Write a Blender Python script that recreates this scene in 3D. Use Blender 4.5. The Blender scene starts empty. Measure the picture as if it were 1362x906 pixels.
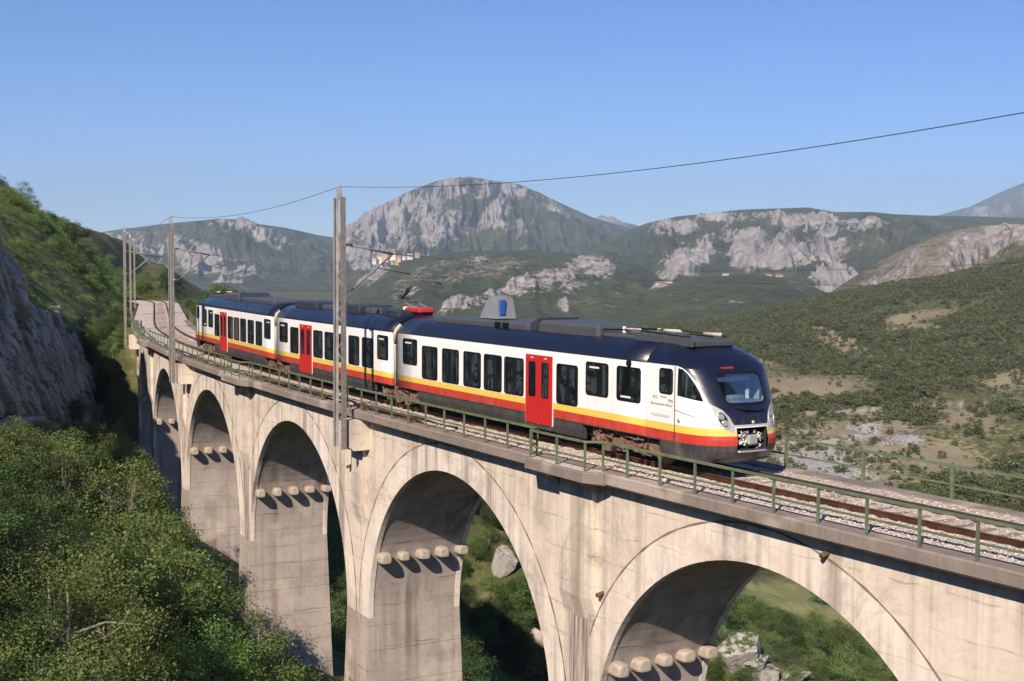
import bpy, math, random
import numpy as np
from mathutils import Matrix, Vector

# ------------------------------------------------------------------ camera, sky, sun, exposure
SC = bpy.context.scene
COL = SC.collection
W0, H0 = 1362.0, 906.0
FPX, PITCH, ROLL, CAMZ = 1738.79, math.radians(-3.4153), math.radians(0.3256), 5.773
GRADE = 0.0015
cam = bpy.data.cameras.new('camera'); camo = bpy.data.objects.new('camera', cam); COL.objects.link(camo)
cam.sensor_width = 36.0; cam.lens = FPX / W0 * 36.0; cam.clip_start = 0.3; cam.clip_end = 60000
_fw = Vector((0, math.cos(PITCH), math.sin(PITCH))); _up = Vector((0, -math.sin(PITCH), math.cos(PITCH))); _rt = Vector((1, 0, 0))
_R = _rt * math.cos(ROLL) + _up * math.sin(ROLL); _U = -_rt * math.sin(ROLL) + _up * math.cos(ROLL)
camo.matrix_world = Matrix(((_R.x, _U.x, -_fw.x, 0), (_R.y, _U.y, -_fw.y, 0), (_R.z, _U.z, -_fw.z, CAMZ), (0, 0, 0, 1)))
SC.camera = camo

SUN_EL, SUN_AZ = math.radians(35), math.radians(21)      # light travels towards azimuth 21 deg (from +Y to +X)
world = bpy.data.worlds.new('World'); SC.world = world; world.use_nodes = True
wn = world.node_tree; bg = wn.nodes['Background']
sky = wn.nodes.new('ShaderNodeTexSky'); sky.sky_type = 'NISHITA'; sky.sun_disc = False
sky.sun_elevation = SUN_EL; sky.sun_rotation = math.radians(21 + 180)
sky.altitude = 1500; sky.air_density = 0.8; sky.dust_density = 0.1; sky.ozone_density = 6.0
hsv = wn.nodes.new('ShaderNodeHueSaturation'); hsv.inputs['Saturation'].default_value = 1.13; hsv.inputs['Hue'].default_value = 0.505; wn.links.new(sky.outputs[0], hsv.inputs['Color']); wn.links.new(hsv.outputs[0], bg.inputs[0]); bg.inputs[1].default_value = 0.092
sl = bpy.data.lights.new('sun', 'SUN'); sl.energy = 5.0; sl.angle = math.radians(0.53); sl.color = (1.0, 0.88, 0.74)
slo = bpy.data.objects.new('sun', sl); COL.objects.link(slo)
_ld = Vector((math.sin(SUN_AZ) * math.cos(SUN_EL), math.cos(SUN_AZ) * math.cos(SUN_EL), -math.sin(SUN_EL)))
slo.rotation_euler = _ld.to_track_quat('-Z', 'Y').to_euler(); slo.location = (-30, -60, 60)
vs = SC.view_settings; vs.view_transform = 'Standard'; vs.look = 'None'; vs.exposure = 0.56; vs.gamma = 1.0; vs.use_curve_mapping = False
cy = SC.cycles; cy.use_denoising = True; cy.max_bounces = 6; cy.diffuse_bounces = 2; cy.glossy_bounces = 3; cy.transmission_bounces = 4
cy.transparent_max_bounces = 8; cy.volume_bounces = 0; cy.caustics_reflective = False; cy.caustics_refractive = False
cy.use_adaptive_sampling = True; cy.adaptive_threshold = 0.02
try: cy.denoiser = 'OPENIMAGEDENOISE'
except Exception: pass

# ------------------------------------------------------------------ picture <-> place
def ray(px, py):
    u0, v0 = px - W0 / 2, py - H0 / 2
    u = u0 * math.cos(ROLL) + v0 * math.sin(ROLL); v = -u0 * math.sin(ROLL) + v0 * math.cos(ROLL)
    zc = -v / FPX
    return np.array([u / FPX, math.cos(PITCH) - zc * math.sin(PITCH), math.sin(PITCH) + zc * math.cos(PITCH)])
def at(px, py, Y):                                        # the point on that sight line at depth Y
    r = ray(px, py); return np.array([0, 0, CAMZ]) + r * (Y / r[1])
def to_px(X, Y, Z):
    Z = Z - CAMZ
    yc = Y * math.cos(PITCH) + Z * math.sin(PITCH); zc = -Y * math.sin(PITCH) + Z * math.cos(PITCH)
    u = X / yc * FPX; v = -zc / yc * FPX
    return W0 / 2 + u * math.cos(ROLL) - v * math.sin(ROLL), H0 / 2 + u * math.sin(ROLL) + v * math.cos(ROLL)

# ------------------------------------------------------------------ numpy noise
def _hash(ix, iy, iz, seed):
    n = (ix.astype(np.int64) * 374761393 + iy.astype(np.int64) * 668265263 + iz.astype(np.int64) * 2147483647 + seed * 974711) & 0x7fffffff
    n = ((n ^ (n >> 13)) * 1274126177) & 0x7fffffff
    n = ((n ^ (n >> 16)) * 668265263) & 0x7fffffff
    return ((n ^ (n >> 15)) & 0xffff) / 65535.0
def vnoise(x, y, z=0.0, seed=0):
    x, y, z = np.broadcast_arrays(np.asarray(x, float), np.asarray(y, float), np.asarray(z, float))
    ix, iy, iz = np.floor(x), np.floor(y), np.floor(z)
    fx, fy, fz = x - ix, y - iy, z - iz
    fx, fy, fz = [f * f * f * (f * (f * 6 - 15) + 10) for f in (fx, fy, fz)]
    ix, iy, iz = ix.astype(np.int64), iy.astype(np.int64), iz.astype(np.int64)
    r = 0
    for a in (0, 1):
        for b in (0, 1):
            for c in (0, 1):
                r = r + _hash(ix + a, iy + b, iz + c, seed) * np.where(a, fx, 1 - fx) * np.where(b, fy, 1 - fy) * np.where(c, fz, 1 - fz)
    return r * 2 - 1
def fbm(x, y, z=0.0, oct=4, seed=0, gain=0.5):
    a, s, t = 1.0, 0.0, 0.0
    for i in range(oct):
        s = s + a * vnoise(np.asarray(x) * 2 ** i, np.asarray(y) * 2 ** i, np.asarray(z) * 2 ** i, seed + i * 17); t += a; a *= gain
    return s / t
def ridged(x, y, z=0.0, oct=4, seed=0, gain=0.5):
    a, s, t = 1.0, 0.0, 0.0
    for i in range(oct):
        s = s + a * (1 - 2.2 * np.abs(vnoise(np.asarray(x) * 2 ** i, np.asarray(y) * 2 ** i, np.asarray(z) * 2 ** i, seed + i * 31))); t += a; a *= gain
    return s / t
def sstep(a, b, x):
    t = np.clip((np.asarray(x, float) - a) / (b - a), 0, 1); return t * t * (3 - 2 * t)

# ------------------------------------------------------------------ materials
MATS = {}
class NT:
    def __init__(self, name):
        self.m = bpy.data.materials.new(name); self.m.use_nodes = True; self.t = self.m.node_tree
        self.b = self.t.nodes['Principled BSDF']; MATS[name] = self.m
        self.b.inputs['Specular IOR Level'].default_value = 0.3
    def n(self, kind, **kw):
        nd = self.t.nodes.new('ShaderNode' + kind)
        for k, v in kw.items():
            if k.startswith('i_'):
                key = k[2:]; key = int(key) if key.isdigit() else key.replace('_', ' ')
                if hasattr(v, 'is_linked') or isinstance(v, bpy.types.NodeSocket): self.l(v, nd.inputs[key])
                else: nd.inputs[key].default_value = v
            else: setattr(nd, k, v)
        return nd
    def l(self, a, b): self.t.links.new(a, b)
    def pos(self, scale=(1, 1, 1), geo=True):
        src = self.n('NewGeometry').outputs['Position'] if geo else self.n('TexCoord').outputs['Object']
        mp = self.n('VectorMath', operation='MULTIPLY'); self.l(src, mp.inputs[0]); mp.inputs[1].default_value = scale
        return mp.outputs[0]
    def noise(self, vec, scale, detail=4, rough=0.55, dist=0.0):
        return self.n('TexNoise', i_Vector=vec, i_Scale=scale, i_Detail=detail, i_Roughness=rough, i_Distortion=dist).outputs['Fac']
    def ramp(self, fac, stops):
        r = self.n('ValToRGB'); e = r.color_ramp.elements
        while len(e) < len(stops): e.new(0.5)
        for k, (p, c) in zip(e, stops):
            k.position = p; k.color = (c[0], c[1], c[2], 1) if hasattr(c, '__len__') else (c, c, c, 1)
        self.l(fac, r.inputs[0]); return r.outputs[0]
    def math(self, op, a, b=0.0, clamp=False):
        nd = self.n('Math', operation=op, use_clamp=clamp)
        for i, v in enumerate((a, b)):
            if isinstance(v, bpy.types.NodeSocket): self.l(v, nd.inputs[i])
            else: nd.inputs[i].default_value = v
        return nd.outputs[0]
    def mix(self, fac, a, b, blend='MIX'):
        nd = self.n('Mix', data_type='RGBA', blend_type=blend)
        for i, v in ((0, fac), (6, a), (7, b)):
            if isinstance(v, bpy.types.NodeSocket): self.l(v, nd.inputs[i])
            elif i == 0: nd.inputs[0].default_value = v
            else: nd.inputs[i].default_value = (v[0], v[1], v[2], 1)
        return nd.outputs[2]
    def bump(self, h, strength=0.4, dist=0.05):
        nd = self.n('Bump', i_Height=h, i_Strength=strength, i_Distance=dist); self.l(nd.outputs[0], self.b.inputs['Normal']); return nd
    def attr(self, name): return self.n('Attribute', attribute_name=name).outputs['Fac']
    def col(self, c):
        if isinstance(c, bpy.types.NodeSocket): self.l(c, self.b.inputs['Base Color'])
        else: self.b.inputs['Base Color'].default_value = (*c, 1)
    def set(self, rough=None, metal=None, spec=None):
        if rough is not None: self.b.inputs['Roughness'].default_value = rough
        if metal is not None: self.b.inputs['Metallic'].default_value = metal
        if spec is not None: self.b.inputs['Specular IOR Level'].default_value = spec
def simple(name, c, rough=0.6, metal=0.0, var=0.12, scale=6.0, bump=0.0, spec=0.3, geo=True, grime=0.0):
    m = NT(name); v = m.pos(geo=geo); f = m.noise(v, scale, 5)
    d = tuple(x * (1 - var) for x in c); e = tuple(min(1, x * (1 + var)) for x in c)
    cc = m.ramp(f, [(0.25, d), (0.75, e)])
    if grime: cc = m.mix(m.math('MULTIPLY', m.ramp(m.noise(m.pos((1, 1, .35), geo), scale * .4, 4), [(.45, 0), (.7, 1)]), grime), cc, (.10, .085, .07))
    m.col(cc); m.set(rough, metal, spec)
    if bump: m.bump(m.noise(v, scale * 3, 4), bump, 0.02)
    return m.m

# ------------------------------------------------------------------ mesh builder
class MB:
    def __init__(self): self.v = []; self.f = []; self.mi = []; self.smooth = []
    def add(self, vs, fs, mi=0, smooth=False):
        b = len(self.v); self.v.extend([tuple(map(float, p)) for p in vs])
        for f in fs: self.f.append(tuple(b + i for i in f)); self.mi.append(mi); self.smooth.append(smooth)
    def hexa(self, p, mi=0):                               # 8 corners: 4 bottom, 4 top (same order)
        self.add(p, [(3, 2, 1, 0), (4, 5, 6, 7), (0, 1, 5, 4), (1, 2, 6, 5), (2, 3, 7, 6), (3, 0, 4, 7)], mi)
    def box(self, c, s, mi=0, M=None):
        x, y, z = c; a, b, d = s[0] / 2, s[1] / 2, s[2] / 2
        p = [Vector((x + i * a, y + j * b, z + k * d)) for k in (-1, 1) for i, j in ((-1, -1), (1, -1), (1, 1), (-1, 1))]
        if M is not None: p = [M @ q for q in p]
        self.hexa(p, mi)
    def bbox(self, c, s, bev=0.02, mi=0):                  # box with chamfered vertical and top edges
        x, y, z = c; a, b, d = s[0] / 2, s[1] / 2, s[2] / 2; e = min(bev, a * .9, b * .9, d * .9)
        def ring(a, b, e, z): return [(x - a + e, y - b, z), (x + a - e, y - b, z), (x + a, y - b + e, z), (x + a, y + b - e, z), (x + a - e, y + b, z), (x - a + e, y + b, z), (x - a, y + b - e, z), (x - a, y - b + e, z)]
        R = [ring(a - e, b - e, e * .5, z - d), ring(a, b, e, z - d + e), ring(a, b, e, z + d - e), ring(a - e, b - e, e * .5, z + d)]
        self.loft(R, mi, caps=True)
    def loft(self, rings, mi=0, caps=True, closed=True, smooth=False):
        n = len(rings[0]); vs = [p for r in rings for p in r]; fs = []
        for i in range(len(rings) - 1):
            for j in range(n if closed else n - 1):
                k = (j + 1) % n; fs.append((i * n + j, i * n + k, (i + 1) * n + k, (i + 1) * n + j))
        if caps: fs.append(tuple(range(n - 1, -1, -1))); fs.append(tuple((len(rings) - 1) * n + i for i in range(n)))
        self.add(vs, fs, mi, smooth)
    def tube(self, path, r, n=8, mi=0, caps=True, smooth=True):
        path = [Vector(p) for p in path]; rings = []
        rr = r if hasattr(r, '__len__') else [r] * len(path)
        ref = Vector((0, 0, 1))
        for i, p in enumerate(path):
            t = (path[min(i + 1, len(path) - 1)] - path[max(i - 1, 0)]).normalized()
            a = t.cross(ref)
            if a.length < 0.05: a = t.cross(Vector((1, 0, 0)))
            a.normalize(); b = a.cross(t)
            rings.append([p + a * (math.cos(2 * math.pi * k / n) * rr[i]) + b * (math.sin(2 * math.pi * k / n) * rr[i]) for k in range(n)])
        self.loft(rings, mi, caps, True, smooth)
    def bar(self, a, b, w, h, mi=0, up=(0, 0, 1)):         # rectangular bar between two points
        a, b = Vector(a), Vector(b); t = (b - a).normalized(); s = t.cross(Vector(up))
        if s.length < 1e-4: s = t.cross(Vector((0, 1, 0)))
        s.normalize(); u = s.cross(t); s *= w / 2; u *= h / 2
        self.hexa([a - s - u, b - s - u, b + s - u, a + s - u, a - s + u, b - s + u, b + s + u, a + s + u], mi)
    def sweep(self, path, prof, mi=0, smooth=False):       # prof: list of (side, up); path: list of (pos, sidevec)
        rings = [[Vector(p) + Vector(sd) * a + Vector((0, 0, b)) for a, b in prof] for p, sd in path]
        self.loft(rings, mi, True, True, smooth)
    def build(self, name, mats, parent=None, mw=None):
        me = bpy.data.meshes.new(name); me.from_pydata(self.v, [], self.f)
        for m in (mats if isinstance(mats, (list, tuple)) else [mats]): me.materials.append(m)
        if len(me.polygons) == len(self.mi):
            me.polygons.foreach_set('material_index', self.mi); me.polygons.foreach_set('use_smooth', self.smooth)
        me.update()
        return link(name, me, parent, mw)
def link(name, me, parent=None, mw=None):
    o = bpy.data.objects.new(name, me); COL.objects.link(o)
    if parent is not None: o.parent = parent
    if mw is not None: o.matrix_local = mw
    return o
def recalc(o):
    import bmesh
    bm = bmesh.new(); bm.from_mesh(o.data); bmesh.ops.recalc_face_normals(bm, faces=bm.faces); bm.to_mesh(o.data); bm.free(); return o
def tag(o, label=None, cat=None, group=None, kind=None):
    if label: o['label'] = label
    if cat: o['category'] = cat
    if group: o['group'] = group
    if kind: o['kind'] = kind
    return o
def empty(name, loc=(0, 0, 0), rz=0.0):
    o = bpy.data.objects.new(name, None); COL.objects.link(o); o.location = loc; o.rotation_euler = (0, 0, rz); o.empty_display_size = 0.3; return o
def grid_mesh(name, V, mat, attrs=None, wrap=False, smooth=True):
    n, m = V.shape[:2]
    me = bpy.data.meshes.new(name); me.vertices.add(n * m); me.vertices.foreach_set('co', V.reshape(-1).astype(np.float32))
    i, j = np.meshgrid(np.arange(n - 1), np.arange(m if wrap else m - 1), indexing='ij'); j2 = (j + 1) % m
    q = np.stack([i * m + j, i * m + j2, (i + 1) * m + j2, (i + 1) * m + j], -1).reshape(-1, 4)
    nf = len(q); me.loops.add(nf * 4); me.polygons.add(nf)
    me.loops.foreach_set('vertex_index', q.reshape(-1).astype(np.int32)); me.polygons.foreach_set('loop_start', np.arange(0, nf * 4, 4, dtype=np.int32))
    me.polygons.foreach_set('use_smooth', np.full(nf, smooth)); me.update(calc_edges=True); me.validate()
    for k, a in (attrs or {}).items():
        at_ = me.attributes.new(k, 'FLOAT', 'POINT'); at_.data.foreach_set('value', np.asarray(a, np.float32).reshape(-1))
    me.materials.append(mat)
    return link(name, me)

# ------------------------------------------------------------------ the line of the track
_S = np.arange(-80, 240.001, 0.25); _i0 = int(np.argmin(np.abs(_S)))
def _phi(s):
    a = 31.4984 - .1095 * s - .0007 * s * s; e = 31.4984 - .1095 * 88 - .0007 * 88 * 88
    a = np.where(s < -15, 31.4984 + .1095 * 15 - .0007 * 225 + .05 * (-15 - s), a)
    a = np.where(s > 88, e + (15.3 - e) * sstep(88, 100, s), a)
    return np.radians(a + np.where(s > 148, 1.1 * (s - 148), 0))
_PH = _phi(_S); _dx, _dy = -np.sin(_PH), np.cos(_PH)
_TX = np.concatenate([[0], np.cumsum((_dx[1:] + _dx[:-1]) / 2 * .25)]); _TY = np.concatenate([[0], np.cumsum((_dy[1:] + _dy[:-1]) / 2 * .25)])
_TX += 5.9952 - _TX[_i0]; _TY += 36.3102 - _TY[_i0]
def F(s, off=0.0, z=0.0):                                  # s along the track (away), off to the camera side, z above rail top
    ph = np.interp(s, _S, _PH)
    return Vector((np.interp(s, _S, _TX) - math.cos(ph) * off, np.interp(s, _S, _TY) - math.sin(ph) * off, z + GRADE * s))
def Tn(s):
    ph = float(np.interp(s, _S, _PH)); return Vector((-math.sin(ph), math.cos(ph), 0)), Vector((-math.cos(ph), -math.sin(ph), 0))

# ================================================================== TERRAIN
def land_material(name, veg=((.030, .045, .016), (.075, .095, .035)), soil=(.265, .22, .14), rock=(.40, .375, .36), vscale=.9, bump=.6, bdist=.6, clump=.25):
    m = NT(name); p = m.pos()
    n1 = m.noise(p, vscale, 6, .62); n2 = m.noise(p, vscale * .13, 4, .55)
    vor = m.n('TexVoronoi', i_Vector=p, i_Scale=vscale * 1.6); vd = vor.outputs['Distance']
    vegc = m.ramp(m.math('ADD', m.math('MULTIPLY', n1, .6), m.math('MULTIPLY', n2, .4)), [(.36, veg[0]), (.62, veg[1])])
    vegc = m.mix(m.math('MULTIPLY', m.ramp(m.noise(p, vscale * .4, 3), [(.5, 0), (.66, 1)]), .5), vegc, (veg[1][0] * 1.5, veg[1][1] * 1.25, veg[1][2] * 1.2))
    so = m.ramp(m.noise(p, vscale * 2.1, 5, .65), [(.3, tuple(c * .72 for c in soil)), (.7, tuple(c * 1.15 for c in soil))])
    rk = m.ramp(m.noise(m.pos((1, 1, .45)), vscale * 1.3, 7, .7, .6), [(.28, tuple(c * .42 for c in rock)), (.48, tuple(c * .85 for c in rock)), (.72, tuple(min(1, c * 1.2) for c in rock))])
    sm = m.math('ADD', m.attr('soil'), m.math('MULTIPLY', m.math('SUBTRACT', n1, .5), 1.4)); sm = m.ramp(sm, [(.40, 0), (.62, 1)])
    rst = m.noise(m.pos((1, 1, 3.2)), vscale * 2.2, 5, .7); rm = m.math('ADD', m.math('ADD', m.attr('rock'), m.math('MULTIPLY', m.math('SUBTRACT', n1, .5), 1.1)), m.math('MULTIPLY', m.math('SUBTRACT', rst, .5), .9)); rm = m.ramp(rm, [(.45, 0), (.57, 1)])
    c = m.mix(sm, vegc, so); c = m.mix(rm, c, rk)
    me = m.attr('meadow'); mdw = m.ramp(m.noise(p, vscale * 1.5, 5), [(.3, (.19, .195, .075)), (.7, (.27, .26, .11))]); c = m.mix(me, c, mdw)
    pa = m.attr('path'); pc = m.ramp(m.noise(p, 3.0, 5), [(.3, (.30, .265, .225)), (.7, (.46, .41, .35))]); c = m.mix(pa, c, pc)
    gr = m.attr('grass'); gc = m.ramp(m.noise(m.pos((1, 1, .5)), 1.2, 6, .7), [(.3, (.085, .10, .032)), (.5, (.16, .165, .055)), (.7, (.25, .225, .095))]); c = m.mix(gr, c, gc)
    m.col(c); m.set(.92, 0, .1)
    h = m.math('ADD', m.math('MULTIPLY', n1, 1.0), m.math('MULTIPLY', vd, clump)); m.bump(h, bump, bdist)
    return m.m

def ell(px, py, lst):                                      # soft ellipses (cx, cy, rx, ry, tilt deg, weight)
    r = np.zeros_like(px)
    for cx, cy, rx, ry, an, w in lst:
        a = math.radians(an); dx, dy = px - cx, py - cy
        u = (dx * math.cos(a) + dy * math.sin(a)) / rx; v = (-dx * math.sin(a) + dy * math.cos(a)) / ry
        r = np.maximum(r, w * np.clip(1.5 - 1.0 * np.sqrt(u * u + v * v), 0, 1))
    return r

# ---- the ground under and around the viaduct, the valley and the near hill
def cliffx(Y):
    lin = -17.7 - .167 * Y
    sel = (_S > 88) & (_S < 160); tx = np.interp(Y, _TY[sel], _TX[sel]) - .27 * np.maximum(0, Y - _TY[sel][-1])
    return np.where(Y < 100, lin, np.minimum(lin, tx - 3.6))
NEAR_CREST = np.array([(780, 452), (850, 447), (900, 441), (960, 430), (1020, 416), (1090, 400), (1150, 388), (1200, 380), (1250, 372), (1300, 362), (1362, 346), (1440, 330), (1560, 318)], float)
_nc = np.array([ray(x, y) for x, y in NEAR_CREST]); _nk, _nz = _nc[:, 0] / _nc[:, 1], _nc[:, 2] / _nc[:, 1]
CTOP = ([-60, 20, 50, 74, 82, 87, 91, 94, 98, 105, 113, 120, 130, 150], [1, 1.5, 3.0, 8.0, 10.6, 10.6, 8.2, 5.8, 3.2, 1.8, .8, -.4, -.2, .2])
def base_z(Y): return np.where(Y < 78.7, -3.7 + .03 * (78.7 - Y), -3.7 - .14 * (np.minimum(Y, 124) - 78.7))
def ground_h(X, Y, detail=True):
    X = np.asarray(X, float); Y = np.asarray(Y, float)
    dx = X - cliffx(Y)
    zb = base_z(Y); lw = sstep(119, 127, Y); zb = zb * (1 - lw) + lw * (-.75 + .0015 * Y)
    led = 7.4 * lw + 2.0 * (1 - sstep(80, 95, Y))
    d = np.maximum(0, dx - led)
    z = zb - 39 * (1 - np.exp(-d / 45)) - 6 * sstep(20, 80, d) - 12 * sstep(40, 220, dx)
    ch = np.interp(Y, *CTOP) - zb; cw = .5 + .16 * np.maximum(ch, 0)
    rise = ch * sstep(0, 1, (-dx - 1.5) / cw) + 1.08 * np.maximum(0, -dx - 1.5 - cw * .75)
    hz = zb + rise; cap = 13.2 - 6 * sstep(72, 45, Y) + .05 * np.maximum(0, -dx); k = 2.2
    hz = -k * np.log(np.exp(-np.clip(hz, -60, 80) / k) + np.exp(-cap / k))
    z = np.where(dx < 0, hz, z)
    z = z + 15.5 * np.exp(-(X ** 2 + (Y + 4) ** 2) / 81.) + 14 * np.exp(-((X + 28) ** 2 + (Y + 10) ** 2) / 12. ** 2)  # spur under the camera; unseen hill behind left added to shade the lower-left slope
    Ys = np.maximum(Y, 1.0); kk = X / Ys                   # the green hill across the valley
    zc = CAMZ + np.interp(kk, _nk, _nz) * 900; t = np.clip((Y - 290) / 610, 0, 1)
    up = np.where(Y < 900, (zc - z) * (.35 * t + .65 * t * t * (3 - 2 * t)), (zc - z) * (1 - .9 * sstep(900, 1350, Y)))
    w = sstep(-.08, .06, kk) * (Y > 290)
    z = z + up * w
    if detail:
        r = np.hypot(X, Y); amp = np.clip(r / 120., .25, 1.6) * np.clip(np.abs(dx) / 6, .15, 1)
        z = z + fbm(X / 9., Y / 9., oct=4, seed=3) * 1.1 * amp + sstep(250, 500, r) * fbm(X / 70., Y / 70., oct=4, seed=9) * 7 * sstep(0, 60, np.abs(Y - 900)) * (Y > 150)
    # keep the ground clear of the track bed on the ledge
    return z
def trackdist(X, Y, lo=96, hi=236):
    sel = (_S >= lo) & (_S <= hi); tx, ty, ts = _TX[sel][::4], _TY[sel][::4], _S[sel][::4]
    dd = np.full(X.shape, 1e9); si = np.zeros(X.shape)
    msk = (Y > 60) & (Y < 260) & (X < 10) & (X > -140)
    xs, ys = X[msk], Y[msk]; D = (xs[:, None] - tx) ** 2 + (ys[:, None] - ty) ** 2; i = D.argmin(1)
    dd[msk] = np.sqrt(D[np.arange(len(i)), i]); si[msk] = ts[i]
    return dd, si
def ground_full(X, Y):
    z = ground_h(X, Y); d, s = trackdist(X, Y); w = 1 - sstep(3.3, 6.0, d)
    return z * (1 - w) + w * (-.62 + GRADE * s)

_az = np.radians(np.concatenate([np.linspace(-180, -34, 74)[:-1], np.linspace(-34, 34, 620), np.linspace(34, 180, 74)[1:-1]]))
_r = np.concatenate([[.5], np.geomspace(2, 1500, 440), np.geomspace(1600, 12500, 20)])
_A, _Rr = np.meshgrid(_az, _r); gx, gy = np.sin(_A) * _Rr, np.cos(_A) * _Rr
gz = ground_full(gx, gy); gz = np.where(_Rr > 1400, np.minimum(gz, -55 - (_Rr - 1400) * .004), gz)
px, py = to_px(gx, np.maximum(gy, 1), gz); vis = gy > 30
soil = ell(px, py, [(1225, 428, 58, 15, -8, .75), (1125, 462, 55, 16, 25, .62), (1010, 505, 60, 40, 20, .45), (1090, 515, 75, 15, 0, .85), (1345, 510, 40, 22, 0, .5), (1130, 585, 130, 34, 5, .62), (1290, 560, 50, 18, 0, .45),
                    (1265, 615, 60, 28, 10, .66), (1060, 620, 70, 40, 0, .6), (1160, 640, 90, 40, 0, .5), (1345, 352, 45, 12, -15, .5), (1190, 432, 20, 8, 0, .7), (990, 470, 30, 14, 30, .45)]) * vis * (gy > 200)
soil = np.where((gy > 200) & vis, np.maximum(soil * (1 + .9 * fbm(gx / 28., gy / 40., seed=44, oct=4)) + .16 * fbm(gx / 14., gy / 20., seed=45, oct=3), .14) + .14 * sstep(430, 560, py) + .08, .3)
meadow = np.clip(ell(px, py, [(1075, 800, 78, 24, 14, 1.0), (1020, 786, 55, 12, 0, 1.0), (1150, 830, 60, 14, 12, .9)]) * 2.2 - .7, 0, 1) * (gy > 120) * vis
_py_road = np.interp(px, [960, 1050, 1150, 1250, 1362, 1450], [560, 551, 546, 540, 533, 527]); path = np.clip(1.2 - np.abs(py - _py_road) / 1.1, 0, 1) * (px > 985) * (gy > 200) * .9
dxg = gx - cliffx(gy); path = np.maximum(path, (1 - sstep(.6, 1.1, np.abs(dxg - 1.3))) * (gy > 10) * (gy < 96))
rock = np.clip(.55 - np.abs(gz - ground_h(gx - .6, gy, False)) * 0, 0, 0) * 0 + .12 + (.5 + .9 * fbm(gx / 9., gy / 9., seed=46, oct=3)) * ell(px, py, [(1075, 600, 70, 30, 0, .8), (1170, 575, 70, 20, 0, .85), (1160, 625, 70, 24, 0, .75)]) * (gy > 200)
rock = np.maximum(rock, .62 * ((dxg < 0) & (dxg > -2.0) & (gy > 20) & (gy < 122)))
ground_mat = land_material('ground_cover', veg=((.042, .050, .018), (.105, .108, .042)), vscale=.55, bump=.5, bdist=.5)
ground = grid_mesh('ground', np.stack([gx, gy, gz], -1), ground_mat, dict(soil=soil, rock=rock, meadow=meadow, path=path, grass=(sstep(-1.5, -3.5, dxg) * (gy > 30) * (gy < 260))), wrap=True); tag(ground, kind='structure')

# ---- the ridges and mountains behind
def ridge(name, crest, Db, Dc, mat, zb=-60, spur=(26, .12), amp=.05, seed=1, rocks=(), soils=(), nk=420, nt=150, rockbase=.1, cramp=.0, prof=.85, wob=.25):
    cr = np.array([ray(x, y) for x, y in crest]); ck, cz = cr[:, 0] / cr[:, 1], cr[:, 2] / cr[:, 1]
    k = np.linspace(ck[0], ck[-1], nk); t = np.concatenate([np.linspace(0, 1, nt), np.linspace(1, 1.5, 24)[1:]])
    Tt, Kk = np.meshgrid(t, k, indexing='ij')
    dc = Dc * (1 + wob * .25 * fbm(Kk * 14, 0, seed=seed + 5, oct=3)); Yy = Db + (dc - Db) * Tt
    zc = CAMZ + np.interp(Kk, ck, cz) * dc; zc = zc + cramp * Dc * fbm(Kk * 90, 0, seed=seed + 2, oct=4)
    Xx = Kk * Yy; hgt = np.maximum(zc - zb, 1)
    tf = np.clip(Tt, 0, 1); warp = fbm(Xx / (Dc * .05), Yy / (Dc * .05), seed=seed + 8, oct=3) * .35
    gul = ridged(Kk * spur[0] + warp * .9 + tf * .35, tf * 1.3 + seed, oct=4, seed=seed)
    env = np.sin(np.pi * np.clip(tf, 0, 1) ** 1.15) ** .8
    base = zb + hgt * (tf ** prof)
    gul2 = ridged(Kk * spur[0] * 3.1 + warp * 2.2 + tf * .9, tf * 2.6 + seed, oct=4, seed=seed + 40)
    z = base + hgt * (spur[1] * 1.7 * gul + spur[1] * .55 * gul2) * env + hgt * amp * 1.6 * fbm(Xx / (Dc * .03), Yy / (Dc * .03), seed=seed + 3, oct=6) * env + hgt * .05 * (np.abs(np.mod(tf * 7 + warp * 2.5, 1) - .5) - .25) * env
    rim = CAMZ + (zc - CAMZ) / dc * Yy + np.where(zc > CAMZ, 0, 0); z = np.where(Tt < 1, np.minimum(z, rim - (1 - tf) * hgt * .015 * (1 + .8 * vnoise(Kk * 60, tf * 6, seed=seed + 9))), z)
    z = np.where(Tt > 1, zc - hgt * (Tt - 1) * 1.2, z)
    px, py = to_px(Xx, Yy, z)
    det = fbm(Xx / (Dc * .02), Yy / (Dc * .02), z / (Dc * .02), seed=seed + 4, oct=5)
    dzr = np.gradient(z, axis=1) / np.maximum(np.gradient(Xx, axis=1), 1e-3); steep = np.clip(np.abs(dzr) * 1.2, 0, 1)
    rib = ridged(Kk * spur[0] * 2.6 + warp * 2.4 + tf * 1.6, tf * 2.2 + warp, oct=4, seed=seed + 12)
    big = fbm(Xx / (Dc * .012), Yy / (Dc * .012), z / (Dc * .008), seed=seed + 14, oct=4)
    rk = rockbase + ell(px, py, rocks) * (.62 + .42 * rib + .45 * big) + .18 * det + .16 * steep + .10 * rib
    so = ell(px, py, soils) + .2 * det
    # crags: rock stands proud of the slope
    crag = sstep(.4, .8, rk) * Dc * .0034 * (ridged(Xx / (Dc * .011) + warp * 2, z / (Dc * .02), Yy / (Dc * .03), seed=seed + 6, oct=4) + .3 + .8 * rib)
    z = z + crag * (np.abs(Tt - 1) > .02); z = np.where(Tt < 1, np.minimum(z, rim), z)
    o = grid_mesh(name, np.stack([Xx, Yy, z], -1), mat, dict(soil=so, rock=rk, meadow=np.zeros_like(z), path=np.zeros_like(z)))
    tag(o, kind='structure'); return o
far_mat = land_material('mountain_cover', veg=((.026, .036, .016), (.075, .086, .036)), soil=(.24, .20, .15), rock=(.33, .30, .28), vscale=.012, bump=.8, bdist=22, clump=.3)
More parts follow.
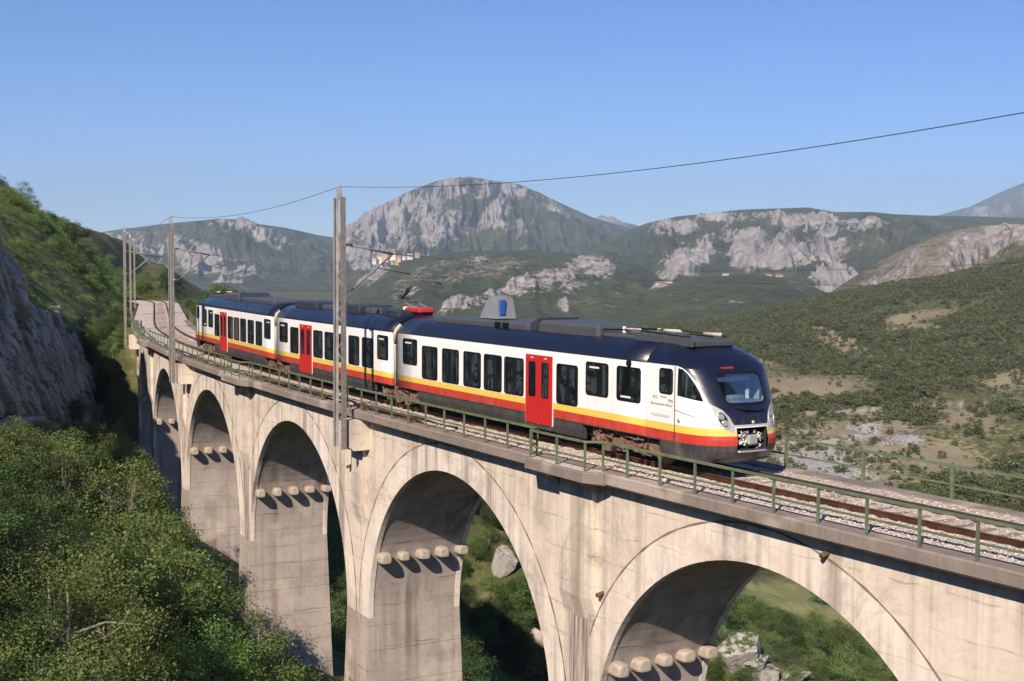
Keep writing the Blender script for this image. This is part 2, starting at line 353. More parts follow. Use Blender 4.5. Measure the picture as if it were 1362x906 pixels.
mid_mat = land_material('hill_cover', veg=((.024, .036, .013), (.070, .085, .030)), soil=(.27, .215, .155), rock=(.35, .31, .285), vscale=.05, bump=.9, bdist=7, clump=.5)
tan_mat = land_material('dry_slope_cover', veg=((.045, .055, .022), (.13, .12, .06)), soil=(.21, .175, .13), rock=(.31, .28, .26), vscale=.06, bump=.9, bdist=5, clump=.5)
ridge('mountain', [(1130, 310), (1180, 300), (1250, 286), (1290, 275), (1330, 256), (1362, 243), (1420, 232), (1500, 250)], 8000, 10500, far_mat, seed=21, rocks=[(1330, 272, 60, 14, -15, .5)], nk=160, nt=70)
ridge('mountain', [(700, 312), (745, 299), (785, 289), (810, 290), (840, 298), (880, 308), (940, 320)], 7000, 8600, far_mat, seed=23, rocks=[(810, 293, 30, 6, 8, .7)], nk=140, nt=50)
ridge('mountain', [(20, 345), (80, 322), (120, 311), (160, 305), (225, 297), (260, 294), (290, 291), (320, 292), (345, 298), (380, 303), (420, 312), (445, 316), (490, 330), (560, 350)], 2900, 5200, far_mat, seed=31, spur=(30, .13),
      rocks=[(180, 335, 55, 22, 18, .55), (270, 348, 55, 20, 25, .65), (315, 298, 30, 8, 5, .55), (365, 320, 30, 12, 20, .4), (150, 318, 25, 8, 0, .4), (330, 360, 35, 10, 20, .4)], nk=420, nt=170)
ridge('mountain', [(380, 352), (425, 332), (450, 312), (465, 301), (500, 276), (540, 256), (580, 241), (600, 236), (625, 235), (655, 240), (690, 245), (715, 255), (745, 270), (790, 290), (830, 301), (870, 318), (920, 332), (980, 345)], 3300, 6000, far_mat, seed=41, spur=(34, .15), amp=.06,
      rocks=[(505, 300, 72, 28, -32, .66), (560, 275, 38, 22, -38, .5), (480, 345, 45, 22, 0, .7), (640, 252, 70, 16, 5, .62), (650, 288, 36, 11, -35, .85), (575, 310, 50, 22, -25, .55), (720, 270, 40, 10, 30, .4), (690, 300, 60, 8, 0, .35)], nk=560, nt=210)
ridge('mountain', [(780, 332), (830, 309), (860, 297), (900, 288), (960, 282), (985, 279), (1040, 277), (1075, 276), (1110, 282), (1160, 282), (1190, 285), (1240, 287), (1300, 288), (1362, 290), (1440, 292)], 2100, 3600, far_mat, seed=51, spur=(30, .10),
      rocks=[(912, 350, 34, 18, -30, 1.0), (1015, 335, 60, 25, 8, .98), (900, 303, 32, 10, -5, .72), (1065, 295, 70, 10, 5, .58), (1108, 330, 20, 40, 5, .68), (1140, 300, 40, 9, -5, .6), (1110, 375, 30, 24, 0, .7), (960, 290, 40, 6, 0, .5)], nk=460, nt=170)
ridge('hill', [(370, 440), (420, 415), (460, 393), (480, 373), (520, 353), (560, 341), (620, 334), (700, 333), (740, 335), (800, 343), (850, 352), (890, 372), (930, 395), (980, 420), (1040, 445)], 1250, 2400, mid_mat, seed=61, spur=(22, .10),
      rocks=[(720, 375, 50, 12, -18, .75), (775, 365, 42, 18, -20, .85), (660, 392, 45, 6, -22, .7), (800, 352, 30, 8, 0, .55), (500, 365, 35, 9, -25, .4), (540, 390, 40, 6, -30, .35), (620, 350, 50, 5, -15, .35), (600, 412, 30, 5, -25, .7), (750, 405, 12, 8, 50, .8)],
      soils=[(640, 360, 90, 14, -12, .45), (560, 365, 70, 16, -25, .4), (790, 405, 60, 10, 0, .3)], nk=520, nt=180)
ridge('hill', [(720, 452), (770, 432), (810, 408), (850, 389), (880, 379), (930, 369), (1000, 364), (1060, 371), (1090, 385), (1130, 402), (1190, 425), (1260, 450)], 980, 1800, mid_mat, seed=71, spur=(20, .06),
      rocks=[(1115, 385, 18, 14, 0, .6), (880, 380, 20, 3, -12, .6), (960, 400, 90, 2, 4, .25), (830, 405, 24, 8, 20, .5)], soils=[(1060, 380, 30, 10, 0, .4)], nk=360, nt=140)
ridge('hill', [(1010, 445), (1050, 425), (1085, 402), (1130, 372), (1180, 341), (1250, 312), (1290, 302), (1362, 297), (1440, 293), (1520, 292)], 920, 1450, tan_mat, seed=81, spur=(24, .10),
      rocks=[(1300, 325, 60, 22, -20, .75), (1200, 355, 40, 14, -35, .45), (1345, 315, 40, 14, -10, .6), (1150, 385, 30, 8, -30, .4)], soils=[(1240, 345, 110, 40, -25, .75)], nk=320, nt=150)

# ================================================================== VIADUCT
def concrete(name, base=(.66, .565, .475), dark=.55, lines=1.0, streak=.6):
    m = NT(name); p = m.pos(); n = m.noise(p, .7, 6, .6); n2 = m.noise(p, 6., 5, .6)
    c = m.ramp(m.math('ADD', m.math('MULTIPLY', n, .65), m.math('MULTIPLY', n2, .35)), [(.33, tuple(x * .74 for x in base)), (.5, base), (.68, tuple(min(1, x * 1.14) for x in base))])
    # grey-brown weather streaks running down
    s = m.noise(m.pos((1.9, 1.9, .05)), 1.0, 4, .6); blot = m.noise(m.pos((.35, .35, .22)), 1.0, 3, .5)
    sm = m.math('MULTIPLY', m.ramp(s, [(.47, 0), (.66, 1)]), m.ramp(blot, [(.38, 0), (.60, 1)]))
    c = m.mix(m.math('MULTIPLY', sm, streak), c, (.15, .125, .105))
    s2 = m.noise(m.pos((2.1, 2.1, .04)), 1.0, 6, .7); tp = m.n('MapRange', i_Value=m.n('SeparateXYZ', i_0=p).outputs[2], i_1=-6.5, i_2=-.6, i_3=.15, i_4=1.).outputs[0]; c = m.mix(m.math('MULTIPLY', m.math('MULTIPLY', m.ramp(s2, [(.50, 0), (.66, 1)]), tp), streak * .7), c, (.20, .15, .115))
    # pour lines of the concrete lifts
    z = m.n('SeparateXYZ', i_0=p).outputs[2]
    zz = m.math('ADD', m.math('MULTIPLY', z, 1.15), m.math('MULTIPLY', m.noise(p, .5, 3), .5)); fr = m.math('FRACT', zz)
    ln = m.ramp(fr, [(.0, 1), (.03, 1), (.06, 0), (1, 0)]); ln = m.math('MULTIPLY', ln, m.ramp(m.noise(p, .9, 4), [(.42, 0), (.62, 1)]))
    c = m.mix(m.math('MULTIPLY', ln, .38 * lines), c, (.17, .14, .12))
    bd = m.math('FRACT', m.math('MULTIPLY', z, 6.5)); bl = m.ramp(bd, [(0, 1), (.06, 0), (1, 0)])
    c = m.mix(m.math('MULTIPLY', m.math('MULTIPLY', bl, m.ramp(n, [(.45, 0), (.6, 1)])), .13 * lines), c, (.2, .17, .14))
    # pinkish repairs and pale lime
    c = m.mix(m.math('MULTIPLY', m.ramp(m.noise(p, .33, 3), [(.56, 0), (.62, 1)]), .35), c, (.66, .55, .47)); c = m.mix(m.math('MULTIPLY', m.ramp(m.noise(p, .45, 6, .7, 1.2), [(.53, 0), (.68, 1)]), .55), c, (.30, .235, .185))
    c = m.mix(m.math('MULTIPLY', m.ramp(m.noise(p, 2.6, 6, .75), [(.66, 0), (.74, 1)]), .3), c, (.2, .17, .14))
    m.col(c); m.set(.9, 0, .15)
    m.bump(m.math('ADD', m.math('MULTIPLY', n2, .5), m.math('MULTIPLY', ln, -.8)), .35, .03)
    return m.m
conc = concrete('viaduct_concrete'); conc_ring = concrete('arch_ring_concrete', (.71, .62, .54), streak=.8, lines=.25)
conc_pier_shade = concrete('pier_shade_concrete', (.40, .335, .295), lines=1.6, streak=.8); conc_dark = concrete('cornice_concrete', (.25, .205, .18), lines=.3, streak=.8)  # pier concrete: wall concrete darkened, shade of flanks and soffits in the colour
m = NT('wet_streak_concrete'); p = m.pos((4.5, 4.5, .16)); cc = m.ramp(m.noise(p, 1.7, 7, .7), [(.36, (.12, .10, .09)), (.5, (.33, .27, .235)), (.6, (.62, .50, .43))]); m.col(cc); m.set(.85)
conc_streak = m.m
joint_m = simple('joint_grime', (.23, .175, .14), .9, var=.5, scale=2.5)
stone_mat = simple('corbel_stone', (.42, .35, .29), .9, var=.2, scale=5, bump=.5)
SPANS = [-19.9, -3.9, 12.2, 28.3, 44.1, 59.6, 75.2, 90.8]; RAD, ZC = 6.95, -8.55; WN, WF = 2.3, -1.75
PIERS = [-27.9] + [(a + b) / 2 for a, b in zip(SPANS, SPANS[1:])] + [98.8]
via = empty('viaduct', F(20, 0, -30)); tag(via, 'tall curved pale concrete railway viaduct with round arches carrying the red and white train', 'viaduct')
VM = Matrix.Translation(-Vector(via.location))
def vb(mb, name, mats): o = mb.build(name, mats, via, VM); return o
ZT = -.47
for i, sc in enumerate(SPANS):
    a, b = PIERS[i], PIERS[i + 1]
    ss = sorted(set([a, b] + [round(sc + RAD * math.cos(math.pi * k / 56), 4) for k in range(57)])); ss = [s for s in ss if a - 1e-6 <= s <= b + 1e-6]
    def zi(s):
        d = abs(s - sc); return ZC + math.sqrt(max(0, RAD * RAD - d * d)) if d <= RAD + 1e-6 else ZC
    mb = MB(); n = len(ss)
    for off, flip in ((WN, 0), (WF, 1)):
        lv = 5; vs = []; fs = []
        for s in ss:
            z0 = zi(s)
            for q in range(lv): vs.append(F(s, off, z0 + (ZT - z0) * q / (lv - 1)))
        for j in range(n - 1):
            for q in range(lv - 1):
                f = (j * lv + q, (j + 1) * lv + q, (j + 1) * lv + q + 1, j * lv + q + 1); fs.append(f[::-1] if not flip else f)
        mb.add(vs, fs)
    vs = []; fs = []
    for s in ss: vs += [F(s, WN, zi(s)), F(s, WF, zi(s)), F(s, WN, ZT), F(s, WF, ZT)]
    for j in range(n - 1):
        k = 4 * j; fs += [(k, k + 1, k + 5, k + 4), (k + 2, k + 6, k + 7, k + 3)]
    mb.add(vs, fs, 1); vb(mb, 'spandrel_wall', [conc, conc_pier_shade])
    # arch ring, slightly proud of the wall on both faces
    for off, o2 in ((WN + .016, WN - .2), (WF - .016, WF + .2)):
        mb = MB(); R0, R1 = RAD - .03, RAD + .95; vs = []; fs = []; N = 56
        for k in range(N + 1):
            t = math.pi * k / N; c, s_ = math.cos(t), math.sin(t)
            for rr, oo in ((R0, off), (R1, off), (R1, o2), (R0, o2)):
                sv = min(max(sc + rr * c, a), b); vs.append(F(sv, oo, min(ZC + rr * s_, ZT - .08)))
        for k in range(N):
            for q in range(4): fs.append((4 * k + q, 4 * k + (q + 1) % 4, 4 * k + 4 + (q + 1) % 4, 4 * k + 4 + q))
        fs += [(3, 2, 1, 0), (4 * N, 4 * N + 1, 4 * N + 2, 4 * N + 3)]
        mb.add(vs, fs); recalc(vb(mb, 'arch_ring', conc_ring))
        mb = MB(); vs = []; fs = []; sgn = 1 if off > 0 else -1    # weathered joint along the back of the ring
        for k in range(N + 1):
            t = math.pi * k / N; c, s_ = math.cos(t), math.sin(t); wv = .028 + .014 * math.sin(k * 2.3)
            for rr in (R1 - wv, R1 + wv): vs.append(F(min(max(sc + rr * c, a), b), off + sgn * .004, min(ZC + rr * s_, ZT - .07)))
        for k in range(N): fs.append((2 * k, 2 * k + 1, 2 * k + 3, 2 * k + 2))
        mb.add(vs, fs); vb(mb, 'ring_joint', joint_m)
rng = random.Random(5)
for i, s in enumerate(PIERS):
    lo = (PIERS[i] - SPANS[i - 1] - RAD) if i > 0 else 1.0; hi = (SPANS[i] - RAD - s) if i < len(SPANS) else 1.0
    lo, hi = max(lo, .7), max(hi, .7)
    if i in (0, len(PIERS) - 1): lo = hi = 1.2
    base = float(ground_h(np.array([F(s).x]), np.array([F(s).y]), False)[0]) - 4.0
    mb = MB(); z = ZC; zt = ZC; rings = []; bat = 1 / 32.; zz = ZC
    def prect(z, ins=0.0):
        g = (ZC - z) * bat + .022 - ins
        return [F(s - lo - g, WN + g, z), F(s + hi + g, WN + g, z), F(s + hi + g, WF - g, z), F(s - lo - g, WF - g, z)]
    rings = [prect(ZC + .02)]
    while zz > base:
        hgt = 1.15 + .25 * rng.random(); nz = zz - hgt
        rings += [prect(nz + .05), prect(nz + .045, .022), prect(nz + .012, .022), prect(nz + .008)]; zz = nz
    mb.loft(rings, 0); pier = vb(mb, 'pier', conc_pier_shade); recalc(pier)
    if 0 < i < len(PIERS) - 1:                             # five centering stones on each flank
        for sd in (-1, 1):
            zst = -6.0; d = math.sqrt(RAD ** 2 - (zst - ZC) ** 2); sf = (SPANS[i - 1] + d) if sd < 0 else (SPANS[i] - d)
            for j in range(5):
                off = 1.93 - j * .86 + rng.uniform(-.04, .04); w, hh, e = .45 + rng.uniform(-.06, .06), .40 + rng.uniform(-.06, .06), .46 + rng.uniform(-.08, .08)
                mb = MB(); rings = []
                for t, sc_ in ((-.45, 1.0), (e * .6, 1.0), (e * .86, .93), (e * .97, .8), (e, .62)):
                    sv = sf + sd * t; r = []
                    for q in range(14):
                        an = 2 * math.pi * (q + .5) / 14; ca, sa_ = math.cos(an), math.sin(an); cx = math.copysign(abs(ca) ** .5, ca); cz = math.copysign(abs(sa_) ** (.5 if sa_ < 0 else .75), sa_)
                        r.append(F(sv, off + cx * w / 2 * sc_, zst + cz * hh / 2 * sc_ + (.03 if t == e else 0)))
                    rings.append(r)
                mb.loft(rings, 0, True); o = mb.build('corbel_stone', stone_mat, pier, VM @ Matrix.Identity(4)); o.matrix_parent_inverse = Matrix.Identity(4); o.matrix_local = Matrix.Identity(4); recalc(o)
    # pilaster with a folded foot
    if 0 < i < len(PIERS):
        pw = .86 if i % 2 == 0 else .6; c = s - .35; zf = -4.25; mb = MB(); off = WN + .17
        zf = -4.0; vs = [F(c - pw, off, ZT), F(c + pw, off, ZT), F(c + pw, off, zf), F(c - pw, off, zf), F(c, off, zf - .1),
              F(c - pw, WN - .1, ZT), F(c + pw, WN - .1, ZT), F(c + pw + .02, WN - .02, zf - .75), F(c - pw - .02, WN - .02, zf - .75), F(c, WN - .02, zf - 1.0)]
        mb.add(vs, [(0, 1, 2, 4, 3), (0, 3, 8, 5), (1, 6, 7, 2), (3, 4, 9, 8), (4, 2, 7, 9)])
        recalc(vb(mb, 'pilaster', conc))
        if i % 2 == 0:
            mb = MB(); mb.add([F(c - .55, WN + .03, zf - .62), F(c + .55, WN + .03, zf - .62), F(c + .55, WN + .03, -8.6), F(c - .55, WN + .03, -8.6),
                               F(c - .55, WN - .1, zf - .4), F(c + .55, WN - .1, zf - .4), F(c + .55, WN - .1, -8.6), F(c - .55, WN - .1, -8.6)], [(0, 1, 2, 3), (4, 5, 1, 0), (1, 5, 6, 2), (0, 3, 7, 4), (3, 2, 6, 7)])
            recalc(vb(mb, 'drip_panel', conc_streak))
S0, S1 = -27.5, 99.0
BAYS = [4.15 - .25, 36.2 - .45, 67.4 - .6]                 # refuge bays on every other pier
def spath(a, b, off, step=1.0):
    n = max(2, int((b - a) / step) + 1); return [(F(s, off, 0), Tn(s)[1]) for s in np.linspace(a, b, n)]
prof = [(-.55, -.14), (.02, -.14), (.06, -.18), (.06, -.44), (0, -.50), (-.35, -.56), (-.55, -.56)]
segs = []; cur = S0
for bcen in BAYS: segs.append((cur, bcen - 1.97)); cur = bcen + 1.97
segs.append((cur, S1))
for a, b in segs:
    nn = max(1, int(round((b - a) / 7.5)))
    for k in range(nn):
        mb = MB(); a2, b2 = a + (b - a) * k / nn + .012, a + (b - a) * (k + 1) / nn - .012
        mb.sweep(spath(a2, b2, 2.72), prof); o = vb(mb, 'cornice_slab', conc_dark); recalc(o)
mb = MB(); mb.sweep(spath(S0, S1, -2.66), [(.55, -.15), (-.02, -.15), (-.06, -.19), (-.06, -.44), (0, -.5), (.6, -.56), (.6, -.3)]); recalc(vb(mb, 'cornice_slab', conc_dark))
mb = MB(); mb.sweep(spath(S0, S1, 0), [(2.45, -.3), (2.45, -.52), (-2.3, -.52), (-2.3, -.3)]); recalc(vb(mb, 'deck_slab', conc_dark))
for bc in BAYS:
    mb = MB(); pr = [(bc - 1.97, 2.10, 0), (bc - 1.97, 2.78, 0), (bc - 1.55, 3.2, 0), (bc + 1.55, 3.2, 0), (bc + 1.97, 2.78, 0), (bc + 1.97, 2.10, 0)]
    mb.loft([[F(s, o, -.14) for s, o, _ in pr], [F(s, o + .03, -.17) for s, o, _ in pr], [F(s, o + .03, -.44) for s, o, _ in pr], [F(s, min(o, 3.1), -.5) for s, o, _ in pr]][::-1], 0, True); recalc(vb(mb, 'refuge_bay', conc_dark))
    for ds in (-.95, .95):
        mb = MB(); s = bc + ds; w = .2
        mb.loft([[F(s - w, WN - .05, ZT - .04), F(s + w, WN - .05, ZT - .04), F(s + w, 3.05, ZT - .04), F(s - w, 3.05, ZT - .04)], [F(s - w, WN - .05, -.8), F(s + w, WN - .05, -.8), F(s + w, 2.85, -.6), F(s - w, 2.85, -.6)], [F(s - w, WN - .05, -.9), F(s + w, WN - .05, -.9), F(s + w, 2.5, -.86), F(s - w, 2.5, -.86)]], 0, True)
        recalc(vb(mb, 'bracket', conc_dark))
# concrete blocks that carry the masts
MASTS = [(-13.4, 3.35), (19.55, 3.35), (49.6, 3.35), (81.5, 3.35)]
for s, off in MASTS:
    mb = MB(); mb.loft([[F(s - .55, WN - .05, z), F(s + .42, WN - .05, z), F(s + .42, o, z), F(s - .55, o, z)] for z, o in ((-.52, 3.1), (-1.62, 3.1), (-1.72, 3.0))], 0, True); recalc(vb(mb, 'mast_block', conc))
# rusty pipe stubs through the spandrels
rust = simple('rust_iron', (.14, .075, .045), .8, .2, var=.35, scale=14, bump=.3)
for s, z in ((-6.2, -.85), (20.9, -2.6), (2.6, -3.75)):
    mb = MB(); mb.tube([F(s, WN - .1, z), F(s, WN + .22, z - .06)], .07, 8); recalc(vb(mb, 'drain_pipe', rust))

# ================================================================== TRACK
def ballast_material():
    m = NT('ballast'); p = m.pos(); v = m.n('TexVoronoi', i_Vector=p, i_Scale=16.0); v2 = m.n('TexVoronoi', i_Vector=p, i_Scale=5.0, feature='DISTANCE_TO_EDGE')
    c = m.ramp(m.n('SeparateColor', i_0=v.outputs['Color']).outputs[0], [(0, (.40, .335, .285)), (.5, (.58, .50, .435)), (1, (.70, .62, .55))])
    c = m.mix(m.math('MULTIPLY', m.ramp(m.noise(p, .8, 4), [(.48, 0), (.7, 1)]), .4), c, (.30, .22, .17))
    c = m.mix(m.ramp(v.outputs['Distance'], [(.45, 0), (.85, .7)]), c, (.16, .13, .11))
    m.col(c); m.set(.95, 0, .1); m.bump(v.outputs['Distance'], -.9, .05); return m.m
ballast = ballast_material()
trk = empty('railway_track', F(20, 0, -.3)); tag(trk, kind='structure'); TM = Matrix.Translation(-Vector(trk.location))
# ballast bed with a lumpy surface
ss = np.arange(S0, 215, .22); oo = np.array([-2.55, -2.45, -2.2, -1.9, -1.5, -1.1, -.72, -.35, 0, .35, .72, 1.1, 1.5, 1.9, 2.2, 2.5, 2.62, 2.66])
bz = np.array([-.30, -.2, -.19, -.18, -.16, -.15, -.15, -.17, -.17, -.17, -.15, -.15, -.165, -.18, -.19, -.20, -.20, -.3])
V = np.zeros((len(ss), len(oo), 3)); rr = np.random.RandomState(4)
ph = np.interp(ss, _S, _PH); cx, cyv = np.interp(ss, _S, _TX), np.interp(ss, _S, _TY)
V[:, :, 0] = cx[:, None] - np.cos(ph)[:, None] * oo; V[:, :, 1] = cyv[:, None] - np.sin(ph)[:, None] * oo
jit = rr.uniform(-.018, .018, (len(ss), len(oo))); jit[:, (0, -1, -2)] = 0
V[:, :, 2] = bz + GRADE * ss[:, None] + jit
bed = grid_mesh('ballast_bed', V[:, ::-1], ballast, smooth=False); tag(bed, kind='structure')
for bc in BAYS:                                             # gravel on the refuge bays
    mb = MB(); mb.add([F(bc - 1.9, 2.6, -.134), F(bc - 1.9, 2.76, -.134), F(bc - 1.5, 3.14, -.134), F(bc + 1.5, 3.14, -.134), F(bc + 1.9, 2.76, -.134), F(bc + 1.9, 2.6, -.134)], [(5, 4, 3, 2, 1, 0)]); o = mb.build('bay_gravel', ballast, bed)
railm = simple('rail_steel', (.105, .045, .028), .6, .5, var=.4, scale=3); railtop = simple('rail_head_steel', (.17, .12, .095), .5, .35, var=.2, scale=3)
sleeper_mat = simple('sleeper_concrete', (.27, .20, .155), .9, var=.3, scale=4, bump=.3)
for g in (-.755, .755):
    mb = MB(); pr = [(-.075, -.17), (-.075, -.15), (-.015, -.135), (-.015, -.04), (-.036, -.03), (-.036, -.002), (-.028, .0), (.028, .0), (.036, -.002), (.036, -.03), (.015, -.04), (.015, -.135), (.075, -.15), (.075, -.17)]
    path = spath(S0, 214, g, 1.5); mb.sweep(path, pr)
    mb.mi = [1 if len(f) == 4 and (k % 14) in (5, 6, 7) else 0 for k, f in enumerate(mb.f)]
    recalc(mb.build('rail', [railm, railtop], trk, TM))
mb = MB(); mb.box((0, 0, 0), (2.3, .24, .12)); sl_me = None
s = S0 + .3; k = 0
while s < 150:
    t, nn = Tn(s); q = Matrix((( -nn.x, t.x, 0, 0), (-nn.y, t.y, 0, 0), (0, 0, 1, 0), (0, 0, 0, 1)))
    pos = F(s, 0, -.222)
    if sl_me is None: o = mb.build('sleeper', sleeper_mat, trk); sl_me = o.data
    else: o = link('sleeper', sl_me, trk)
    o.matrix_local = Matrix.Translation(pos - Vector(trk.location)) @ q
    s += .6; k += 1
# ================================================================== RAILINGS
green = simple('railing_green_paint', (.135, .175, .095), .55, .1, var=.3, scale=3.5, grime=.45)
POST, HR = 1.4458, .893
def railing(name, label, spans, step, zb, hr, zpost0=-.16):
    root = empty(name, F(spans[0][0][0], spans[0][0][1], zb)); RM = Matrix.Translation(-Vector(root.location)); tag(root, label, 'railing', 'green railings along the viaduct edges')
    for pts in spans:                                        # pts: list of (s, off)
        line = []
        for (a, o1), (b, o2) in zip(pts, pts[1:]):
            n = max(1, int(abs(b - a) / .9)); line += [(a + (b - a) * j / n, o1 + (o2 - o1) * j / n) for j in range(n)]
        line.append(pts[-1])
        for h, w, d, nm in ((hr, .085, .06, 'top_rail'), (hr * .47, .055, .045, 'middle_rail')):
            mb = MB(); path = [(F(s, o, zb + h), Tn(s)[1]) for s, o in line]
            if len(path) > 1 and all(abs((path[j][0] - path[j - 1][0]).length) > 1e-4 for j in range(1, len(path))):
                mb.sweep(path, [(-w / 2, -d / 2), (w / 2, -d / 2), (w / 2, d / 2), (-w / 2, d / 2)]); recalc(mb.build(nm, green, root, RM))
    return root, RM
def post(root, RM, s, off, zb, hr, w=.062):
    mb = MB(); t, n = Tn(s); lean = rng.uniform(-.008, .008)
    mb.bar(F(s, off, zb - .02), F(s + lean, off, zb + hr - .03), w, w * .8, 0, tuple(n)); recalc(mb.build('post', green, root, RM))
ZR, DR = -.2174 + .03, 2.66
def near_rail(a, b, label, s0, extra=()):
    root, RM = railing('railing', label, [[(a, DR), (b, DR)]], POST, ZR, HR)
    s = s0
    while s < b - .2:
        if s > a + .1: post(root, RM, s, DR, ZR, HR)
        s += POST
    for s in extra: post(root, RM, s, DR, ZR, HR)
b1, b2, b3 = BAYS
def bay_rail(bc, label):
    pts = [(bc - 1.75, DR), (bc - 1.45, 3.08), (bc + 1.45, 3.08), (bc + 1.75, DR)]
    root, RM = railing('railing', label, [pts], POST, ZR, HR)
    for s, o in (pts[0], pts[1], (bc, 3.08), pts[2], pts[3]): post(root, RM, s, o, ZR, HR)
s0a = 1.0091 - POST * 19
near_rail(S0 + .5, b1 - 1.78, 'green railing before the first refuge bay, beyond the train nose, facing the photographer', s0a)
bay_rail(b1, 'green railing stepping out around the refuge bay below the front car door')
near_rail(b1 + 1.78, b2 - 1.78, 'green railing between the two refuge bays, with the tall twin mast behind it', 18.99 - POST * 9)
bay_rail(b2, 'green railing around the refuge bay below the gap of the rear and middle cars')
near_rail(b2 + 1.78, b3 - 1.78, 'green railing beside the rear car and the second mast', 41.08 - POST * 3)
bay_rail(b3, 'green railing around the far refuge bay behind the train')
near_rail(b3 + 1.78, 98.5, 'green railing at the far end of the viaduct by the cliff', b3 + 1.9)
root, RM = railing('railing', 'green railing on the far valley side of the track, in front of the hill', [[(S0 + .5, -2.58), (98, -2.58)]], 3.0, ZR, HR)
s = .3127 - 3.0 * 9
while s < 98: post(root, RM, s, -2.58, ZR, HR, .085); s += 3.0

# ================================================================== MASTS AND WIRES
galv = simple('galvanised_steel', (.50, .48, .44), .55, .5, var=.25, scale=4, grime=.3); ruststeel = simple('weathered_steel', (.24, .215, .19), .7, .4, var=.3, scale=5); ins = simple('white_insulator', (.75, .72, .68), .3, 0, var=.05); wirem = simple('wire_copper', (.05, .055, .06), .5, .4)
def mast(s, off, zt, zb, label, arm=True, cant=(6.4, 4.55), wd=.88):
    root = empty('catenary_mast', F(s, off, zb)); RM = Matrix.Translation(-Vector(root.location)); tag(root, label, 'mast', 'twin-channel steel masts along the track')
    h = wd / 2
    for d, mt in ((h, galv), (-h, ruststeel)):
        mb = MB(); t, n = Tn(s)
        rings = []
        for z, k in ((zb, 1.0), (zt - .4, .84)):
            c = F(s, off, z) + t * (d * k)
            sg = 1 if d > 0 else -1
            pts = [(-.03, -.10), (.05, -.10), (.05, -.075), (-.01, -.075), (-.01, .075), (.05, .075), (.05, .10), (-.03, .10)]
            rings.append([c + t * (a * sg * -1) + n * b for a, b in pts])
        mb.loft(rings, 0, True); recalc(mb.build('channel_post', mt, root, RM))
    mb = MB(); nb = int((zt - zb) / .75)
    for j in range(nb):
        for dd in (-.07,):
            z0, z1 = zb + .2 + j * (zt - zb - .8) / nb, zb + .2 + (j + 1) * (zt - zb - .8) / nb
            f0, f1 = 1 - .16 * (z0 - zb) / (zt - zb), 1 - .16 * (z1 - zb) / (zt - zb); sg = 1 if j % 2 else -1
            mb.bar(F(s, off + dd, z0) + t * h * f0 * sg, F(s, off + dd, z1) - t * h * f1 * sg, .045, .012, 0, tuple(n))
    recalc(mb.build('lattice_bar', galv, root, RM))
    mb = MB(); mb.bar(F(s, off, zt - .48), F(s, off, zt), .19, .16, 0, tuple(n)); recalc(mb.build('mast_cap', galv, root, RM))
    if arm:
        z1, z2 = cant; e = F(s, 1.05, z1 - .35)
        mb = MB(); mb.tube([F(s, off - .45, z1), e], .045, 8); mb.tube([F(s, off - .5, z2 + .05), e + Vector((0, 0, .02))], .04, 8); recalc(mb.build('cantilever_arm', ruststeel, root, RM))
        mb = MB(); mb.tube([e, F(s, .2, z1 - .42)], .022, 6); mb.tube([F(s, 1.75, z1 - .9), F(s, .3, 5.25)], .02, 6); recalc(mb.build('steady_arm', wirem, root, RM))
        for z in (z1, z2):
            mb = MB(); pa = [F(s, off - .12 - .33 * k / 8, z + .01 * k / 8) for k in range(9)]; mb.tube(pa, [.075 if k % 2 else .045 for k in range(9)], 10); recalc(mb.build('insulator', ins, root, RM))
    return root
MTOP = 8.66
mast(-13.4, 3.35, MTOP, -1.7, 'twin-channel steel mast by the arch past the train nose')
mast(19.55, 3.35, MTOP, -1.65, 'tall twin-channel steel mast in front of the middle car with dark cantilever arm')
mast(49.6, 3.35, MTOP - .35, -1.65, 'twin-channel steel mast in front of the bend just behind the rear car')
mast(81.5, 3.35, MTOP - .3, -1.65, 'slender steel mast at the far bend of the viaduct by the cliff')
mast(112, 3.1, MTOP - .3, -.6, 'slim steel mast on the ledge just beyond the viaduct end')
mast(142, 3.1, MTOP - .3, -.6, 'distant steel mast on the ledge where the track bends out of sight')
def wire(name, pts, label, r=.016, sag=.55):
    root_o = None; mb = MB(); path = []
    for a, b in zip(pts, pts[1:]):
        for k in range(24): t = k / 24.; path.append(Vector(a).lerp(Vector(b), t) - Vector((0, 0, sag * 4 * t * (1 - t))))
    path.append(Vector(pts[-1])); mb.tube(path, r, 6); o = mb.build(name, wirem); tag(o, label, 'wire'); return o
tops = [F(s, 3.35, MTOP + d) for s, d in ((-36, .1), (-13.4, .06), (19.55, .02), (49.6, -.33), (81.5, -.28), (112, -.28))]
wire('earth_wire', tops, 'single dark wire strung along the mast tops against the sky', .0105, .5)
wire('contact_wire', [F(s, .15, 5.28) for s in (-40, -12.6, 19.55, 49.6, 81.5, 112, 142)], 'thin contact wire above the train roof held by the mast arms', .0045, .03)
wire('messenger_wire', [F(s, .2, z) for s, z in ((-40, 6), (-12.6, 6), (19.55, 6), (49.6, 6), (81.5, 5.98), (112, 5.98), (142, 5.98))], 'thin carrier wire sagging above the contact wire over the track', .004, .45)
